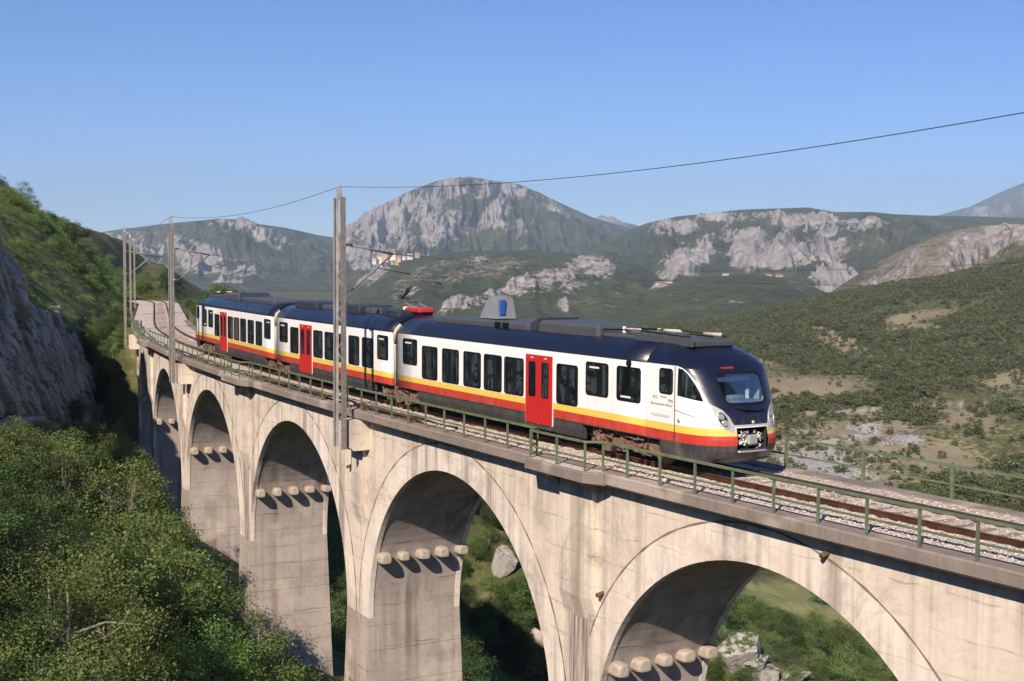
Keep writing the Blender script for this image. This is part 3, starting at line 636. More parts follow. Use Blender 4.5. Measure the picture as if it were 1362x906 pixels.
# pipes, planks and cables left along the walkway
pipe_m = simple('old_pipe', (.115, .075, .055), .8, .2, var=.3, scale=6)
for k, (a, b, o, r) in enumerate(((22, 60, 2.2, .035), (25, 62, 1.95, .03), (12.5, 40, 1.72, .03))):
    mb = MB(); mb.tube([F(s, o + .06 * math.sin(s * .9 + k), -.12 + .02 * math.sin(s * 1.7)) for s in np.linspace(a, b, 60)], r, 6)
    tag(recalc(mb.build('cable', pipe_m)), ['dark cable lying along the outer edge of the walkway gravel', 'dark cable lying beside the outer cable on the walkway gravel', 'dark cable nearest to the rails on the walkway gravel'][k], 'cable')
for k, (a, b, o, w) in enumerate(((14.6, 18.6, 2.28, .32), (18.9, 20.6, 2.3, .4), (23.6, 27.4, 2.3, .3), (29.5, 33, 2.25, .25))):
    mb = MB(); mb.bar(F(a, o, -.09), F(b, o - .15, -.07), w, .14); tag(recalc(mb.build('timber_plank', pipe_m)), ['long dark timber plank on the gravel beside the tall mast, towards the train nose', 'short dark timber block on the gravel at the foot of the tall mast', 'dark timber plank on the gravel just behind the tall mast', 'narrow dark timber plank lying farthest behind the tall mast'][k], 'plank', 'timbers left on the walkway')

# ================================================================== TRAIN
def paint(name, nose=False):
    m = NT(name); tc = m.n('TexCoord').outputs['Object']; z = m.n('SeparateXYZ', i_0=tc).outputs[2]; p = m.pos(geo=False)
    white = m.ramp(m.noise(m.pos((.5, .5, 1.2), False), 1.4, 4), [(.3, (.82, .80, .775)), (.7, (.86, .845, .825))])
    yel, red, drk, blu = (.82, .56, .10), (.52, .04, .025), (.040, .040, .050), (.007, .010, .026)
    def st(a): return m.math('GREATER_THAN', z, a)
    c = m.mix(st(.86), drk, red); c = m.mix(st(1.125), c, yel); c = m.mix(st(1.325), c, white)
    if nose:
        c = m.mix(m.math('GREATER_THAN', m.attr('silver'), 0.), c, (.42, .40, .39)); c = m.mix(m.math('GREATER_THAN', m.attr('blue'), 0.), c, blu)
    else: c = m.mix(st(2.955), c, blu)
    xx_ = m.n('SeparateXYZ', i_0=tc).outputs[0]; sf_ = m.math('FRACT', m.math('MULTIPLY', xx_, .3333)); seam = m.math('MULTIPLY', m.math('LESS_THAN', sf_, .0035), m.math('LESS_THAN', z, 3.3)); c = m.mix(m.math('MULTIPLY', seam, .55 if not nose else 0.), c, (.03, .03, .03))
    hl = m.math('LESS_THAN', m.math('ABSOLUTE', m.math('SUBTRACT', z, 2.955)), .012); c = m.mix(m.math('MULTIPLY', hl, 0. if nose else .8), c, (.02, .02, .025))
    # road dust low on the sides
    du = m.math('MULTIPLY', m.ramp(z, [(.0, 1), (1, 0)]), 1.0)
    dz = m.n('MapRange', i_Value=z, i_1=1.9, i_2=.6, i_3=0., i_4=1.).outputs[0]
    dn = m.math('MULTIPLY', dz, m.ramp(m.noise(m.pos((1.2, 1.2, .35), False), 2.2, 5, .65), [(.42, 0), (.76, .42)])); c = m.mix(dn, c, (.30, .24, .19))
    m.col(c); m.set(.28, 0, .5); rn = m.ramp(m.noise(p, 3, 4), [(.3, .26), (.7, .40)]); m.l(rn, m.b.inputs['Roughness'])
    m.b.inputs['Coat Weight'].default_value = .12; m.b.inputs['Coat Roughness'].default_value = .12
    m.bump(m.noise(m.pos((.6, 1, 1), False), 1.2, 2), .06, .03)
    return m.m
body_p, nose_p = paint('car_body_paint'), paint('cab_paint', True)
def glass(name, c, rough=.05):
    m = NT(name); p = m.pos(geo=False); f = m.noise(m.pos((2.2, 1, 1.1), False), 1.7, 3)
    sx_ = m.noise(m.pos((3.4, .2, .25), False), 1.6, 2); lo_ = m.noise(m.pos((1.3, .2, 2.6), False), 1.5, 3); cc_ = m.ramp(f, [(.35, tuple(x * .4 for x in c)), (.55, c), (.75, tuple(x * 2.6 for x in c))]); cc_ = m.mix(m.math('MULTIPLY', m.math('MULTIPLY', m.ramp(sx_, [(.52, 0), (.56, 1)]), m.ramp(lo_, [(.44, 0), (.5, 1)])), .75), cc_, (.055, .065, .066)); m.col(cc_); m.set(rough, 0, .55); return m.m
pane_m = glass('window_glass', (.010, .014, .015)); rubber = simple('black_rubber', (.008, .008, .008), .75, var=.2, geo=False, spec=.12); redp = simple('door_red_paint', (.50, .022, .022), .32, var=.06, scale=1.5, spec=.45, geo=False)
greyb = simple('underframe_grey', (.050, .048, .048), .7, var=.3, scale=2.5, geo=False, grime=.5); roofg = simple('roof_grey', (.068, .072, .082), .5, var=.12, scale=2, geo=False, grime=.2); roofd = simple('roof_dark_box', (.035, .042, .058), .5, var=.2, scale=2, geo=False)
bogm = simple('bogie_rust', (.19, .115, .085), .9, .1, var=.45, scale=9, bump=.5, geo=False); wheelm = simple('wheel_steel', (.10, .075, .06), .6, .5, var=.3, scale=6, geo=False)
whitem = simple('white_trim', (.72, .70, .66), .5, var=.06, geo=False); creamm = simple('gangway_cream', (.52, .48, .38), .8, var=.3, scale=5, geo=False, grime=.4); dkfab = simple('gangway_rubber', (.035, .033, .032), .85, var=.3, geo=False)
lamp_m = simple('lamp_lens', (.30, .34, .34), .12, .3, var=.1, spec=.6, geo=False); silverm = simple('silver_trim', (.50, .48, .46), .4, .5, var=.08, geo=False); cabin = simple('cab_console', (.16, .21, .27), .6, var=.1, geo=False); cabw = simple('cab_light_panel', (.62, .66, .66), .6, var=.06, geo=False); seatm = simple('driver_seat', (.02, .04, .09), .8, var=.2, geo=False)
towerm = simple('light_grey_casing', (.22, .23, .25), .5, var=.15, scale=2, geo=False, grime=.2); redm = simple('red_enamel', (.42, .035, .04), .4, var=.1, geo=False); bluem = simple('blue_enamel', (.03, .09, .32), .4, var=.1, geo=False); orangel = simple('red_display', (.75, .06, .05), .6, var=.1, geo=False); inkm = simple('dark_lettering', (.10, .09, .09), .6, var=.1, geo=False)
m = NT('windscreen_glass'); m.t.nodes.remove(m.b); tr = m.n('BsdfTransparent'); tr.inputs[0].default_value = (.84, .90, .92, 1); gl = m.n('BsdfGlossy'); gl.inputs['Roughness'].default_value = .03; mx = m.n('MixShader')
fr = m.n('Fresnel', i_IOR=1.5); m.l(m.math('ADD', m.math('MULTIPLY', fr.outputs[0], .55), .0), mx.inputs[0]); m.l(tr.outputs[0], mx.inputs[1]); m.l(gl.outputs[0], mx.inputs[2]); m.l(mx.outputs[0], m.t.nodes['Material Output'].inputs[0]); screen_m = m.m

NZ_Z = [.35, .5, .7, 1.0, 1.36, 1.7, 1.97, 2.4, 2.75, 2.9, 3.05, 3.2, 3.35, 3.45, 3.53, 3.59, 3.62]; NZ_S = [-.75, -1.0, -1.15, -1.2, -1.12, -1.0, -.9, -.67, -.46, -.34, -.18, .05, .35, .62, .9, 1.25, 1.6]
WZ = [.35, .86, 2.9, 2.98, 3.1, 3.2, 3.3, 3.4, 3.48, 3.54, 3.59, 3.62]; WW = [1.40, 1.475, 1.475, 1.465, 1.41, 1.34, 1.24, 1.1, .92, .72, .42, .02]
J1, J2 = 18.45, 33.55
def noseS(off, z, n=2.6):
    w = np.interp(z, WZ, WW); f = np.interp(z, NZ_Z, NZ_S); s0 = np.interp(z, [2.9, 3.3, 3.62], [.42, 1.2, 1.75])
    return s0 - (s0 - f) * np.maximum(0, 1 - np.minimum(1, np.abs(off) / w) ** n) ** (1 / n)
def nP(off, z, out=0.0):                                   # point on the cab surface in car space, pushed outwards
    e = .004; p = np.array([J1 - float(noseS(off, z)), -off, z])
    a = np.array([J1 - float(noseS(off + e, z)), -(off + e), z]) - p; b = np.array([J1 - float(noseS(off, z + e)), -off, z + e]) - p
    n = np.cross(b, a); n /= np.linalg.norm(n); n = n if n[0] > 0 or (abs(n[0]) < .3 and n[1] * -off > 0) else -n
    return tuple(p + n * out)
def rrect(x0, x1, z0, z1, r, k=4):
    pts = []
    for cx, cz, a0 in ((x1 - r, z1 - r, 0), (x0 + r, z1 - r, 90), (x0 + r, z0 + r, 180), (x1 - r, z0 + r, 270)):
        for j in range(k + 1): a = math.radians(a0 + 90 * j / k); pts.append((cx + r * math.cos(a), cz + r * math.sin(a)))
    return pts
def side_panel(mb, ring, y0, y1, mi=0, inner=None, mi2=1, y2=None):
    sg = 1 if y1 > 0 else -1; n = len(ring)
    if inner is None:
        mb.add([(x, y1, z) for x, z in ring], [tuple(range(n))], mi); mb.add([(x, y0, z) for x, z in ring] + [(x, y1, z) for x, z in ring], [(j, (j + 1) % n, n + (j + 1) % n, n + j) for j in range(n)], mi)
    else:
        A = [(x, y0, z) for x, z in ring] + [(x, y1, z) for x, z in ring] + [(x, y1, z) for x, z in inner] + [(x, y2, z) for x, z in inner]
        fs = [];
        for q in range(3): fs += [(q * n + j, q * n + (j + 1) % n, (q + 1) * n + (j + 1) % n, (q + 1) * n + j) for j in range(n)]
        mb.add(A, fs, mi); mb.add([(x, y2, z) for x, z in inner], [tuple(range(n))], mi2)
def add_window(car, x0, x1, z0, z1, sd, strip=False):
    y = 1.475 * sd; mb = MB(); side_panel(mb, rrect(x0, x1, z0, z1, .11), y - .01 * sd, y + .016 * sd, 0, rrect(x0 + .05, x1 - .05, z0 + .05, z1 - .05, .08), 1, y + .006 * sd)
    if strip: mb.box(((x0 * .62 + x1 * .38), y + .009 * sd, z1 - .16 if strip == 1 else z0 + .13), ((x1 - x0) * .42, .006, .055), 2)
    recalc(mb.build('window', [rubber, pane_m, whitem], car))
def add_door(car, x0, x1, sd):
    y = 1.475 * sd; xm = (x0 + x1) / 2
    mb = MB(); side_panel(mb, rrect(x0 - .045, x1 + .045, .54, 2.83, .03, 1), y - .01 * sd, y + .010 * sd, 0); recalc(mb.build('door_frame', [whitem], car))
    for a, b in ((x0, xm - .012), (xm + .012, x1)):
        mb = MB(); side_panel(mb, rrect(a, b, .56, 2.78, .02, 1), y, y + .034 * sd, 0)
        wa, wb = (a + .20, b - .17) if a == x0 else (a + .17, b - .20)
        side_panel(mb, rrect(wa, wb, 1.42, 2.56, .07), y + .03 * sd, y + .043 * sd, 1, rrect(wa + .03, wb - .03, 1.45, 2.53, .05), 2, y + .037 * sd)
        mb.box(((a + b) / 2, y + .036 * sd, 2.69), (.16, .01, .03), 3)
        recalc(mb.build('door_leaf', [redp, rubber, pane_m, whitem], car))
    mb = MB(); mb.box((xm, (1.42) * sd, .47), (x1 - x0 + .1, .24, .12)); recalc(mb.build('door_step', greyb, car))
def add_bogie(car, xc):
    R_ = random.Random(int(xc * 10)); mb = MB()
    for dx in (-1.35, 1.35):
        for sd in (-1, 1):
            mb.tube([(xc + dx, sd * .68, .44), (xc + dx, sd * .82, .44)], .44, 22, 1); mb.tube([(xc + dx, sd * .82, .44), (xc + dx, sd * .84, .44)], .36, 18, 1)
        mb.tube([(xc + dx, -.7, .44), (xc + dx, .7, .44)], .09, 10, 1)
    mb.box((xc, 0, .62), (1.1, 1.9, .28), 0)
    for sd in (-1, 1):
        y = sd * 1.12
        for a, b, z0, z1 in ((-1.8, -.75, .62, .66), (-.75, .75, .66, .40), (.75, 1.8, .62, .66)):
            mb.bbox((xc + (a + b) / 2, y, .60 if abs(a) > 1 or b > 1 else .46), (b - a + .1, .2, .22), .04, 0)
        for dx in (-1.35, 1.35):
            mb.bbox((xc + dx, y + sd * .06, .45), (.42, .26, .34), .05, 0); mb.tube([(xc + dx, y + sd * .18, .45), (xc + dx, y + sd * .26, .45)], .12, 12, 0)
            for q in (-.3, .3): mb.tube([(xc + dx + q, y + sd * .05, .55 + .035 * k) for k in range(9)], [.10 if k % 2 else .07 for k in range(9)], 10, 0)
        for q in (-.28, .28): mb.tube([(xc + q, y, .52 + .04 * k) for k in range(9)], [.16 if k % 2 else .12 for k in range(9)], 12, 0)
        for k in range(34):
            cx, cz = xc + R_.uniform(-1.9, 1.9), R_.uniform(.2, .86); mb.bbox((cx, y + sd * R_.uniform(.02, .2), cz), (R_.uniform(.06, .28), R_.uniform(.05, .16), R_.uniform(.05, .2)), .02, 0)
        for k in range(7):
            a = xc + R_.uniform(-1.8, 1.2); mb.tube([(a, y + sd * .2, R_.uniform(.3, .8)), (a + R_.uniform(.2, .7), y + sd * .22, R_.uniform(.25, .8))], .025, 6, 0)
        mb.box((xc, sd * .55, .75), (3.8, .3, .2), 2)
    recalc(mb.build('bogie', [bogm, wheelm, greyb], car))
def frame(sa, sb):                                          # car space: x forward from joint sa towards sb, z up
    a, b = F(sa), F(sb); x = (b - a).normalized(); y = Vector((0, 0, 1)).cross(x).normalized(); z = x.cross(y)
    return Matrix(((x.x, y.x, z.x, a.x), (x.y, y.y, z.y, a.y), (x.z, y.z, z.z, a.z), (0, 0, 0, 1)))
def body_section(z0=.82):
    zz = [z0, .86, 1.125, 1.325, 2.0, 2.9] + [2.955, 2.98, 3.04, 3.1, 3.15, 3.2, 3.25, 3.3, 3.35, 3.4, 3.44, 3.48, 3.51, 3.54, 3.57, 3.59, 3.605, 3.62]
    r = [(-float(np.interp(z, WZ, WW)), z) for z in zz]; return r + [(-y, z) for y, z in r[::-1]]
def tube_body(mb, x0, x1, mi=0):
    sec = body_section(); xs = [x0] + list(np.arange(x0 + 1.5, x1 - .4, 1.5)) + [x1]
    mb.loft([[(x, y, z) for y, z in sec] for x in xs], mi, True, True, True)
    # flat caps stay flat
    mb.smooth[-1] = mb.smooth[-2] = False
train = empty('train', F(20, 0, 0)); tag(train, 'three-car white electric train with navy roof, red doors and yellow and red stripes', 'train')
TRI = train.matrix_world.copy(); TRI = Matrix.Translation(-Vector(train.location))
def skirt(car, a, b):
    for sd in (-1, 1):
        mb = MB(); n = max(1, int((b - a) / 2.6)); w = (b - a) / n
        for k in range(n):
            x0, x1 = a + k * w + .012, a + (k + 1) * w - .012; R_ = [[(x, 1.46 * sd, .852), (x, 1.455 * sd, .62), (x, 1.36 * sd, .36), (x, 1.28 * sd, .34), (x, 1.30 * sd, .852)] for x in (x0, x1)]
            mb.loft(R_, 0, True)
        recalc(mb.build('side_skirt', greyb, car))
def end_car(fr, label):
    mb = MB(); tube_body(mb, .24, J1 - 1.74); o = mb.build('carriage', body_p, train); o.matrix_local = TRI @ fr; recalc(o); o['label'] = label; car = o
    mb = MB(); mb.box((8.5, 0, .66), (16.4, 2.2, .36)); mb.box((8, 0, .5), (9.6, 2.3, .3)); mb.build('underframe', greyb, car)
    # --- cab shell
    zl = np.concatenate([np.linspace(.36, 1.3, 34), np.linspace(1.32, 2.85, 70), np.linspace(2.87, 3.55, 40), [3.575, 3.59, 3.605, 3.615, 3.62]])
    th = np.radians(np.concatenate([np.linspace(-90, -60, 18), np.linspace(-58.5, 58.5, 96), np.linspace(60, 90, 18)])); n = 2.6
    TH, Z = np.meshgrid(th, zl); w = np.interp(Z, WZ, WW); f = np.interp(Z, NZ_Z, NZ_S); s0 = np.interp(Z, [2.9, 3.3, 3.62], [.42, 1.2, 1.75])
    off = w * np.sign(np.sin(TH)) * np.abs(np.sin(TH)) ** (2 / n); s = s0 - (s0 - f) * np.abs(np.cos(TH)) ** (2 / n)
    col = lambda S_: np.full((len(zl), 1), S_)
    off = np.hstack([off[:, :1]] * 5 + [off] + [off[:, -1:]] * 5); Zf = np.hstack([Z[:, :1]] * 5 + [Z] + [Z[:, -1:]] * 5)
    lead = np.hstack([np.maximum(s[:, :1], v) for v in (1.76, 1.45, 1.1, .8, .55)]); s = np.hstack([lead, s, lead[:, ::-1]])
    V = np.stack([J1 - s, -off, Zf], -1); ao = np.abs(off)
    zb = np.interp(ao, [0, .57, .6, .67, .82, 1.1, 1.112, 1.23, 1.37, 1.46], [1.42, 1.42, 1.44, 1.63, 1.82, 1.99, 2.0, 2.48, 2.80, 2.955]); blue = np.where(s > .30, Zf - 2.955, np.clip(Zf - zb, -.3, .3))
    zw = np.interp(ao, [.55, .62, .96, 1.1, 1.2], [1.19, 1.19, 1.39, 2.0, 2.4]); silver = np.minimum(Zf - zw, np.minimum((ao - .575) * 2, 1.13 - ao)); silver = np.maximum(silver, np.minimum(.60 - ao, np.minimum(Zf - 1.365, 1.43 - Zf)) * 1.0)
    g = grid_mesh('cab_shell', V, nose_p, dict(blue=blue, silver=silver)); g.parent = car
    import bmesh
    bm = bmesh.new(); bm.from_mesh(g.data); kill = []
    for fc in bm.faces:
        c = fc.calc_center_median(); o_, z_ = abs(c.y), c.z; S_ = J1 - c.x; hw = np.interp(z_, [1.97, 2.76], [.68, .78])
        if (S_ < .2 and 2.0 < z_ < 2.73 and o_ < hw - .025) or (S_ < -.8 and .76 < z_ < 1.35 and o_ < .525) or (S_ > 1.0 and z_ < .83): kill.append(fc)
    bmesh.ops.delete(bm, geom=kill, context='FACES'); bmesh.ops.recalc_face_normals(bm, faces=bm.faces); bm.to_mesh(g.data); bm.free()
    # --- windscreen, its black rim and the cab behind it
    def fpatch(nm, mat, za, zb_, ha, hb, out, nu=16, nv=10, r=.0):
        mb = MB(); vs = []; fs = []
        for j in range(nv + 1):
            z = za + (zb_ - za) * j / nv; h = ha + (hb - ha) * j / nv; d = min(z - za, zb_ - z); h -= max(0, r - d) * .55 if r else 0
            for i in range(nu + 1): vs.append(nP(-h + 2 * h * i / nu, z, out))
        for j in range(nv):
            for i in range(nu): a = j * (nu + 1) + i; fs.append((a, a + 1, a + nu + 2, a + nu + 1))
        mb.add(vs, fs, 0, True); return mb.build(nm, mat, car)
    fpatch('windscreen', screen_m, 1.965, 2.765, .69, .79, .004, r=.04)
    mb = MB(); N = 64
    def per(e, out):
        r = []
        for x, z in rrect(-1, 1, 1.95 - e, 2.785 + e, .10 + e * .5, 6):
            h = np.interp(z, [1.97, 2.76], [.695, .795]) + e; xx = max(-1, min(1, x)); r.append(nP(xx * h, z, out))
        return r
    def per2(e, out):
        pts = []
        for q in range(80):
            a = 2 * math.pi * q / 80; c, s_ = math.cos(a), math.sin(a); k = (abs(c) ** 7 + abs(s_) ** 7) ** (-1 / 7.); z = 2.365 + s_ * k * (.415 + e); h = np.interp(z, [1.9, 2.8], [.685, .80]) + e; pts.append(nP(c * k * h, z, out))
        return pts
    mb.loft([per2(.02, .0), per2(.016, .012), per2(-.03, .012), per2(-.035, .002)], 0, False); recalc(mb.build('windscreen_rim', rubber, car))
    mb = MB(); X = lambda S_: J1 - S_
    mb.bbox((X(-.32), 0, 1.86), (.7, 1.7, .30), .06, 0); mb.bbox((X(-.1), .25, 2.05), (.25, .55, .14), .04, 0); mb.box((X(.62), 0, 1.6), (1.2, 2.3, .04), 0); recalc(mb.build('driver_console', cabin, car))
    mb = MB(); mb.box((X(1.28), .55, 2.2), (.05, 1.3, 1.3), 0); mb.box((X(1.28), -.75, 1.9), (.05, .7, .7), 0); mb.box((X(.62), 0, 2.80), (1.5, 1.7, .03), 0); mb.box((X(-.22), -.02, 2.585), (.02, 1.3, .12), 0); mb.bar((X(-.15), .62, 1.95), (X(.3), .98, 2.75), .1, .1, 0); mb.box((X(.35), 1.18, 2.2), (.7, .03, .8), 0); recalc(mb.build('cab_lining_daylight', cabw, car))  # far-side box: pale panel added for daylight through the cab window
    mb = MB(); mb.bbox((X(.55), .12, 2.1), (.16, .5, .62), .05, 0); mb.bbox((X(.4), .12, 1.8), (.45, .5, .12), .04, 0); recalc(mb.build('driver_seat', seatm, car))
    mb = MB(); mb.tube([nP(.46, 1.85, .03), nP(.2, 1.79, .04), nP(-.05, 1.77, .05)], .018, 6); mb.tube([nP(-.52, 1.77, .03), nP(-.25, 1.75, .04), nP(-.05, 1.77, .05)], .018, 6); mb.tube([nP(-.05, 1.77, 0), nP(-.05, 1.77, .07)], .035, 8); recalc(mb.build('wiper', rubber, car))
    # --- head lamps
    for sg in (-1, 1):
        def ellp(c, rz, ro, tilt, out, k=1.0, N=24):
            r = []
            for q in range(N):
                a = 2 * math.pi * q / N; u, v = math.cos(a) * ro * k, math.sin(a) * rz * k; o_ = c[0] + u * math.cos(tilt) - v * math.sin(tilt); z_ = c[1] + u * math.sin(tilt) + v * math.cos(tilt); r.append(nP(sg * o_, z_, out))
            return r
        mb = MB(); C = (.845, 1.56); mb.loft([ellp(C, .25, .155, -.28, .0), ellp(C, .245, .15, -.28, .022), ellp(C, .205, .11, -.28, .022), ellp(C, .20, .105, -.28, .006)], 0, False); mb.add(ellp(C, .20, .105, -.28, .006), [tuple(range(24))], 1); recalc(mb.build('headlamp_housing', [silverm, rubber], car))
        for c in ((.885, 1.645), (.812, 1.475)):
            mb = MB(); mb.loft([ellp(c, .085, .085, 0, .004), ellp(c, .085, .085, 0, .016), ellp(c, .05, .05, 0, .03)], 0, True); recalc(mb.build('headlamp', lamp_m, car))
        # --- cab side window and grab details
        mb = MB(); ring = [(.26, 2.88), (.28, 2.17), (-.10, 2.125), (-.47, 2.06), (-.36, 2.27), (-.22, 2.49), (-.02, 2.74), (.12, 2.85)]
        for S_, z_ in ():
            wv = float(np.interp(z_, WZ, WW)); f_ = float(np.interp(z_, NZ_Z, NZ_S)); tq = min(1, max(0, (.42 - S_) / (.42 - f_))); o_ = wv * (1 - tq ** 2.6) ** (1 / 2.6); pts.append((S_, o_, z_))
        cen = (-.02, 2.45)
        def q_(k, out):
            r = []
            m_ = len(ring)
            for j in range(m_):
                for f in (0, .25, .5, .75):
                    S_ = cen[0] + (ring[j][0] * (1 - f) + ring[(j + 1) % m_][0] * f - cen[0]) * k; z_ = cen[1] + (ring[j][1] * (1 - f) + ring[(j + 1) % m_][1] * f - cen[1]) * k
                    f_ = float(np.interp(z_, NZ_Z, NZ_S)); tq = min(1, max(0, (.42 - S_) / (.42 - f_))); o_ = float(np.interp(z_, WZ, WW)) * (1 - tq ** 2.6) ** (1 / 2.6); r.append((X(S_), -sg * (o_ + out), z_))
            return r
        mb.loft([q_(1.06, -.03), q_(1.06, .014), q_(.98, .014)], 0, False); mb.loft([q_(.99, .009)] + [q_(k, .009) for k in (.8, .6, .4, .2, .02)], 1, False); recalc(mb.build('cab_window', [rubber, pane_m], car))
        y = -sg * 1.475; so = -sg
        mb = MB(); mb.box((X(.42), y + so * .004, 1.9), (.022, .012, 2.1), 0); recalc(mb.build('cab_seam', rubber, car))
        line = [(.42, 1.74), (.1, 1.69), (-.2, 1.64), (-.45, 1.575), (-.68, 1.49), (-.85, 1.41)]; mb = MB(); path = []
        for S_, z_ in line:
            f_ = float(np.interp(z_, NZ_Z, NZ_S)); tq = min(1, max(0, (.42 - S_) / (.42 - f_))); o_ = 1.475 * (1 - tq ** 2.6) ** (1 / 2.6); path.append((X(S_), -sg * (o_ + .006), z_))
        mb.tube(path, .012, 5); recalc(mb.build('cab_trim_line', silverm, car))
        mb = MB(); mb.tube([(X(.22), y, 1.46), (X(.22), y + so * .02, 1.46)], .055, 12); recalc(mb.build('door_lock', silverm, car))
        mb = MB(); mb.bbox((X(2.55), y + so * .05, 2.88), (.16, .16, .2), .05); recalc(mb.build('side_camera', rubber, car))
    # --- coupler pocket
    mb = MB(); x1 = X(-1.08); x0 = X(-.45)
    a = [(.53, .75), (-.53, .75), (-.53, 1.36), (.53, 1.36)]
    mb.loft([[(x1, y, z) for y, z in a], [(x0, y, z) for y, z in a]], 0, False); mb.add([(x0, y, z) for y, z in a], [(0, 1, 2, 3)], 0); mb.build('coupler_pocket', dkfab, car)
    R_ = random.Random(9); mb = MB()
    mb.bbox((X(-.85), 0, 1.0), (.5, .26, .24), .05, 0); mb.tube([(X(-.5), 0, 1.0), (X(-1.12), 0, 1.0)], .09, 10, 1); mb.bbox((X(-1.12), 0, 1.0), (.12, .36, .30), .05, 0)
    for k in range(16):
        y, z = R_.uniform(-.42, .42), R_.uniform(.82, 1.28); mb.tube([(X(-.7), y, z), (X(-1.02), y + R_.uniform(-.1, .1), z + R_.uniform(-.1, .05)), (X(-1.05), y + R_.uniform(-.2, .2), z - .15)], .022, 6, R_.choice((0, 0, 1, 2)))
    for k in range(8): mb.bbox((X(-1.0), R_.uniform(-.4, .4), R_.uniform(.82, 1.26)), (.1, R_.uniform(.05, .12), R_.uniform(.05, .1)), .015, R_.choice((0, 2, 2)))
    recalc(mb.build('coupler', [silverm, greyb, whitem], car))
    mb = MB(); mb.tube([nP(-.5 + k * .1, .70, .02) for k in range(11)], .028, 6); recalc(mb.build('coupler_lip', silverm, car))
    mb = MB(); c = nP(-.05, 1.47, .0); c2 = nP(-.05, 1.47, .03); mb.tube([c, c2], .055, 14); recalc(mb.build('nose_emblem', silverm, car))
    # --- windows, doors, skirts, bogie
    for sd in (-1, 1):
        add_window(car, .73, 1.98, 1.79, 2.79, sd, 1)
        for a, b in ((2.40, 3.68), (4.06, 5.37), (5.72, 7.0), (7.22, 8.46), (8.63, 9.91)): add_window(car, a, b, 1.35, 2.60, sd)
        add_door(car, 10.08, 11.70, sd); add_window(car, 11.93, 13.16, 1.33, 2.60, sd)
        add_window(car, 13.60, 14.81, 1.76, 2.78, sd, 1); add_window(car, 15.24, 16.44, 1.75, 2.77, sd, 2); add_window(car, 17.32, 17.94, 2.14, 2.86, sd)
    skirt(car, 2.0, 13.4); add_bogie(car, 15.45)
    return car
def lettering(car, text, x, z, h, mat, sd=-1, name='lettering', out=.004, width=None):
    cu = bpy.data.curves.new('t', 'FONT'); cu.body = text; cu.size = h; cu.extrude = .001; ob = bpy.data.objects.new('t', cu); COL.objects.link(ob)
    me = bpy.data.meshes.new_from_object(ob.evaluated_get(bpy.context.evaluated_depsgraph_get())); bpy.data.objects.remove(ob); me.materials.clear(); me.materials.append(mat)
    if width: xs = [v.co.x for v in me.vertices]; k = width / max(1e-3, max(xs)); me.transform(Matrix.Scale(k, 4, (1, 0, 0)))
    o = link(name, me, car); return o
fr1 = frame(J1, .6)
car1 = end_car(fr1, 'white front car with navy cab and windscreen')
L1 = Matrix(((1, 0, 0, 0), (0, 0, -1, 0), (0, 1, 0, 0), (0, 0, 0, 1)))   # text plane -> camera-side wall
def side_text(t, x, z, h, w=None, mat=inkm):
    o = lettering(car1, t, x, z, h, mat, width=w); o.matrix_local = Matrix.Translation((x, -1.4805, z)) @ L1
side_text('BTU.', 17.02, 1.98, .12, .25, simple('dark_red_lettering', (.20, .06, .05), .6, geo=False)); side_text('Vanne', 17.36, 2.02, .10, .30); side_text('Beta', 17.74, 1.93, .13, .22)
side_text('Bornonolinm BCtu', 16.93, 1.80, .115, .98); side_text('PASSENGERS', 16.96, 1.475, .12, .85, simple('grey_lettering', (.36, .36, .37), .6, geo=False))
# red running display over the windscreen
o = lettering(car1, 'TRENORD', 0, 0, .085, orangel, width=.44, name='destination_display'); p0 = Vector(nP(.50, 2.885, .012)); p1 = Vector(nP(.06, 2.885, .012)); p2 = Vector(nP(.28, 2.96, .012)); ax = (p1 - p0).normalized(); up_ = (p2 - (p0 + p1) / 2); up_ = (up_ - ax * up_.dot(ax)).normalized(); nn_ = ax.cross(up_)
o.matrix_local = Matrix(((ax.x, up_.x, nn_.x, p0.x), (ax.y, up_.y, nn_.y, p0.y), (ax.z, up_.z, nn_.z, p0.z), (0, 0, 0, 1)))
car3 = end_car(frame(J2, 51.4), 'white rear car with navy roof at the tail')
# middle car
mb = MB(); LM = (F(J1) - F(J2)).length; tube_body(mb, .22, LM - .22); car2 = mb.build('carriage', body_p, train); fr2 = frame(J2, J1); car2.matrix_local = TRI @ fr2; recalc(car2); car2['label'] = 'white middle car with one red double door'
mb = MB(); mb.box((LM / 2, 0, .66), (LM - .8, 2.2, .36)); mb.build('underframe', greyb, car2)
for sd in (-1, 1):
    S2 = lambda a, b: (J2 - b, J2 - a)
    add_window(car2, *S2(31.57, 32.82), 1.79, 2.76, sd, 1); add_window(car2, *S2(29.98, 31.19), 1.35, 2.59, sd); add_door(car2, *S2(28.1, 29.75), sd)
    for a, b in ((26.67, 27.92), (25.21, 26.42), (23.72, 24.93), (22.20, 23.45), (20.66, 21.89)): add_window(car2, *S2(a, b), 1.36, 2.60, sd)
    add_window(car2, *S2(19.06, 20.22), 1.80, 2.79, sd, 1)
skirt(car2, 2.2, LM - 2.2); add_bogie(car2, 0.0); add_bogie(car2, LM)
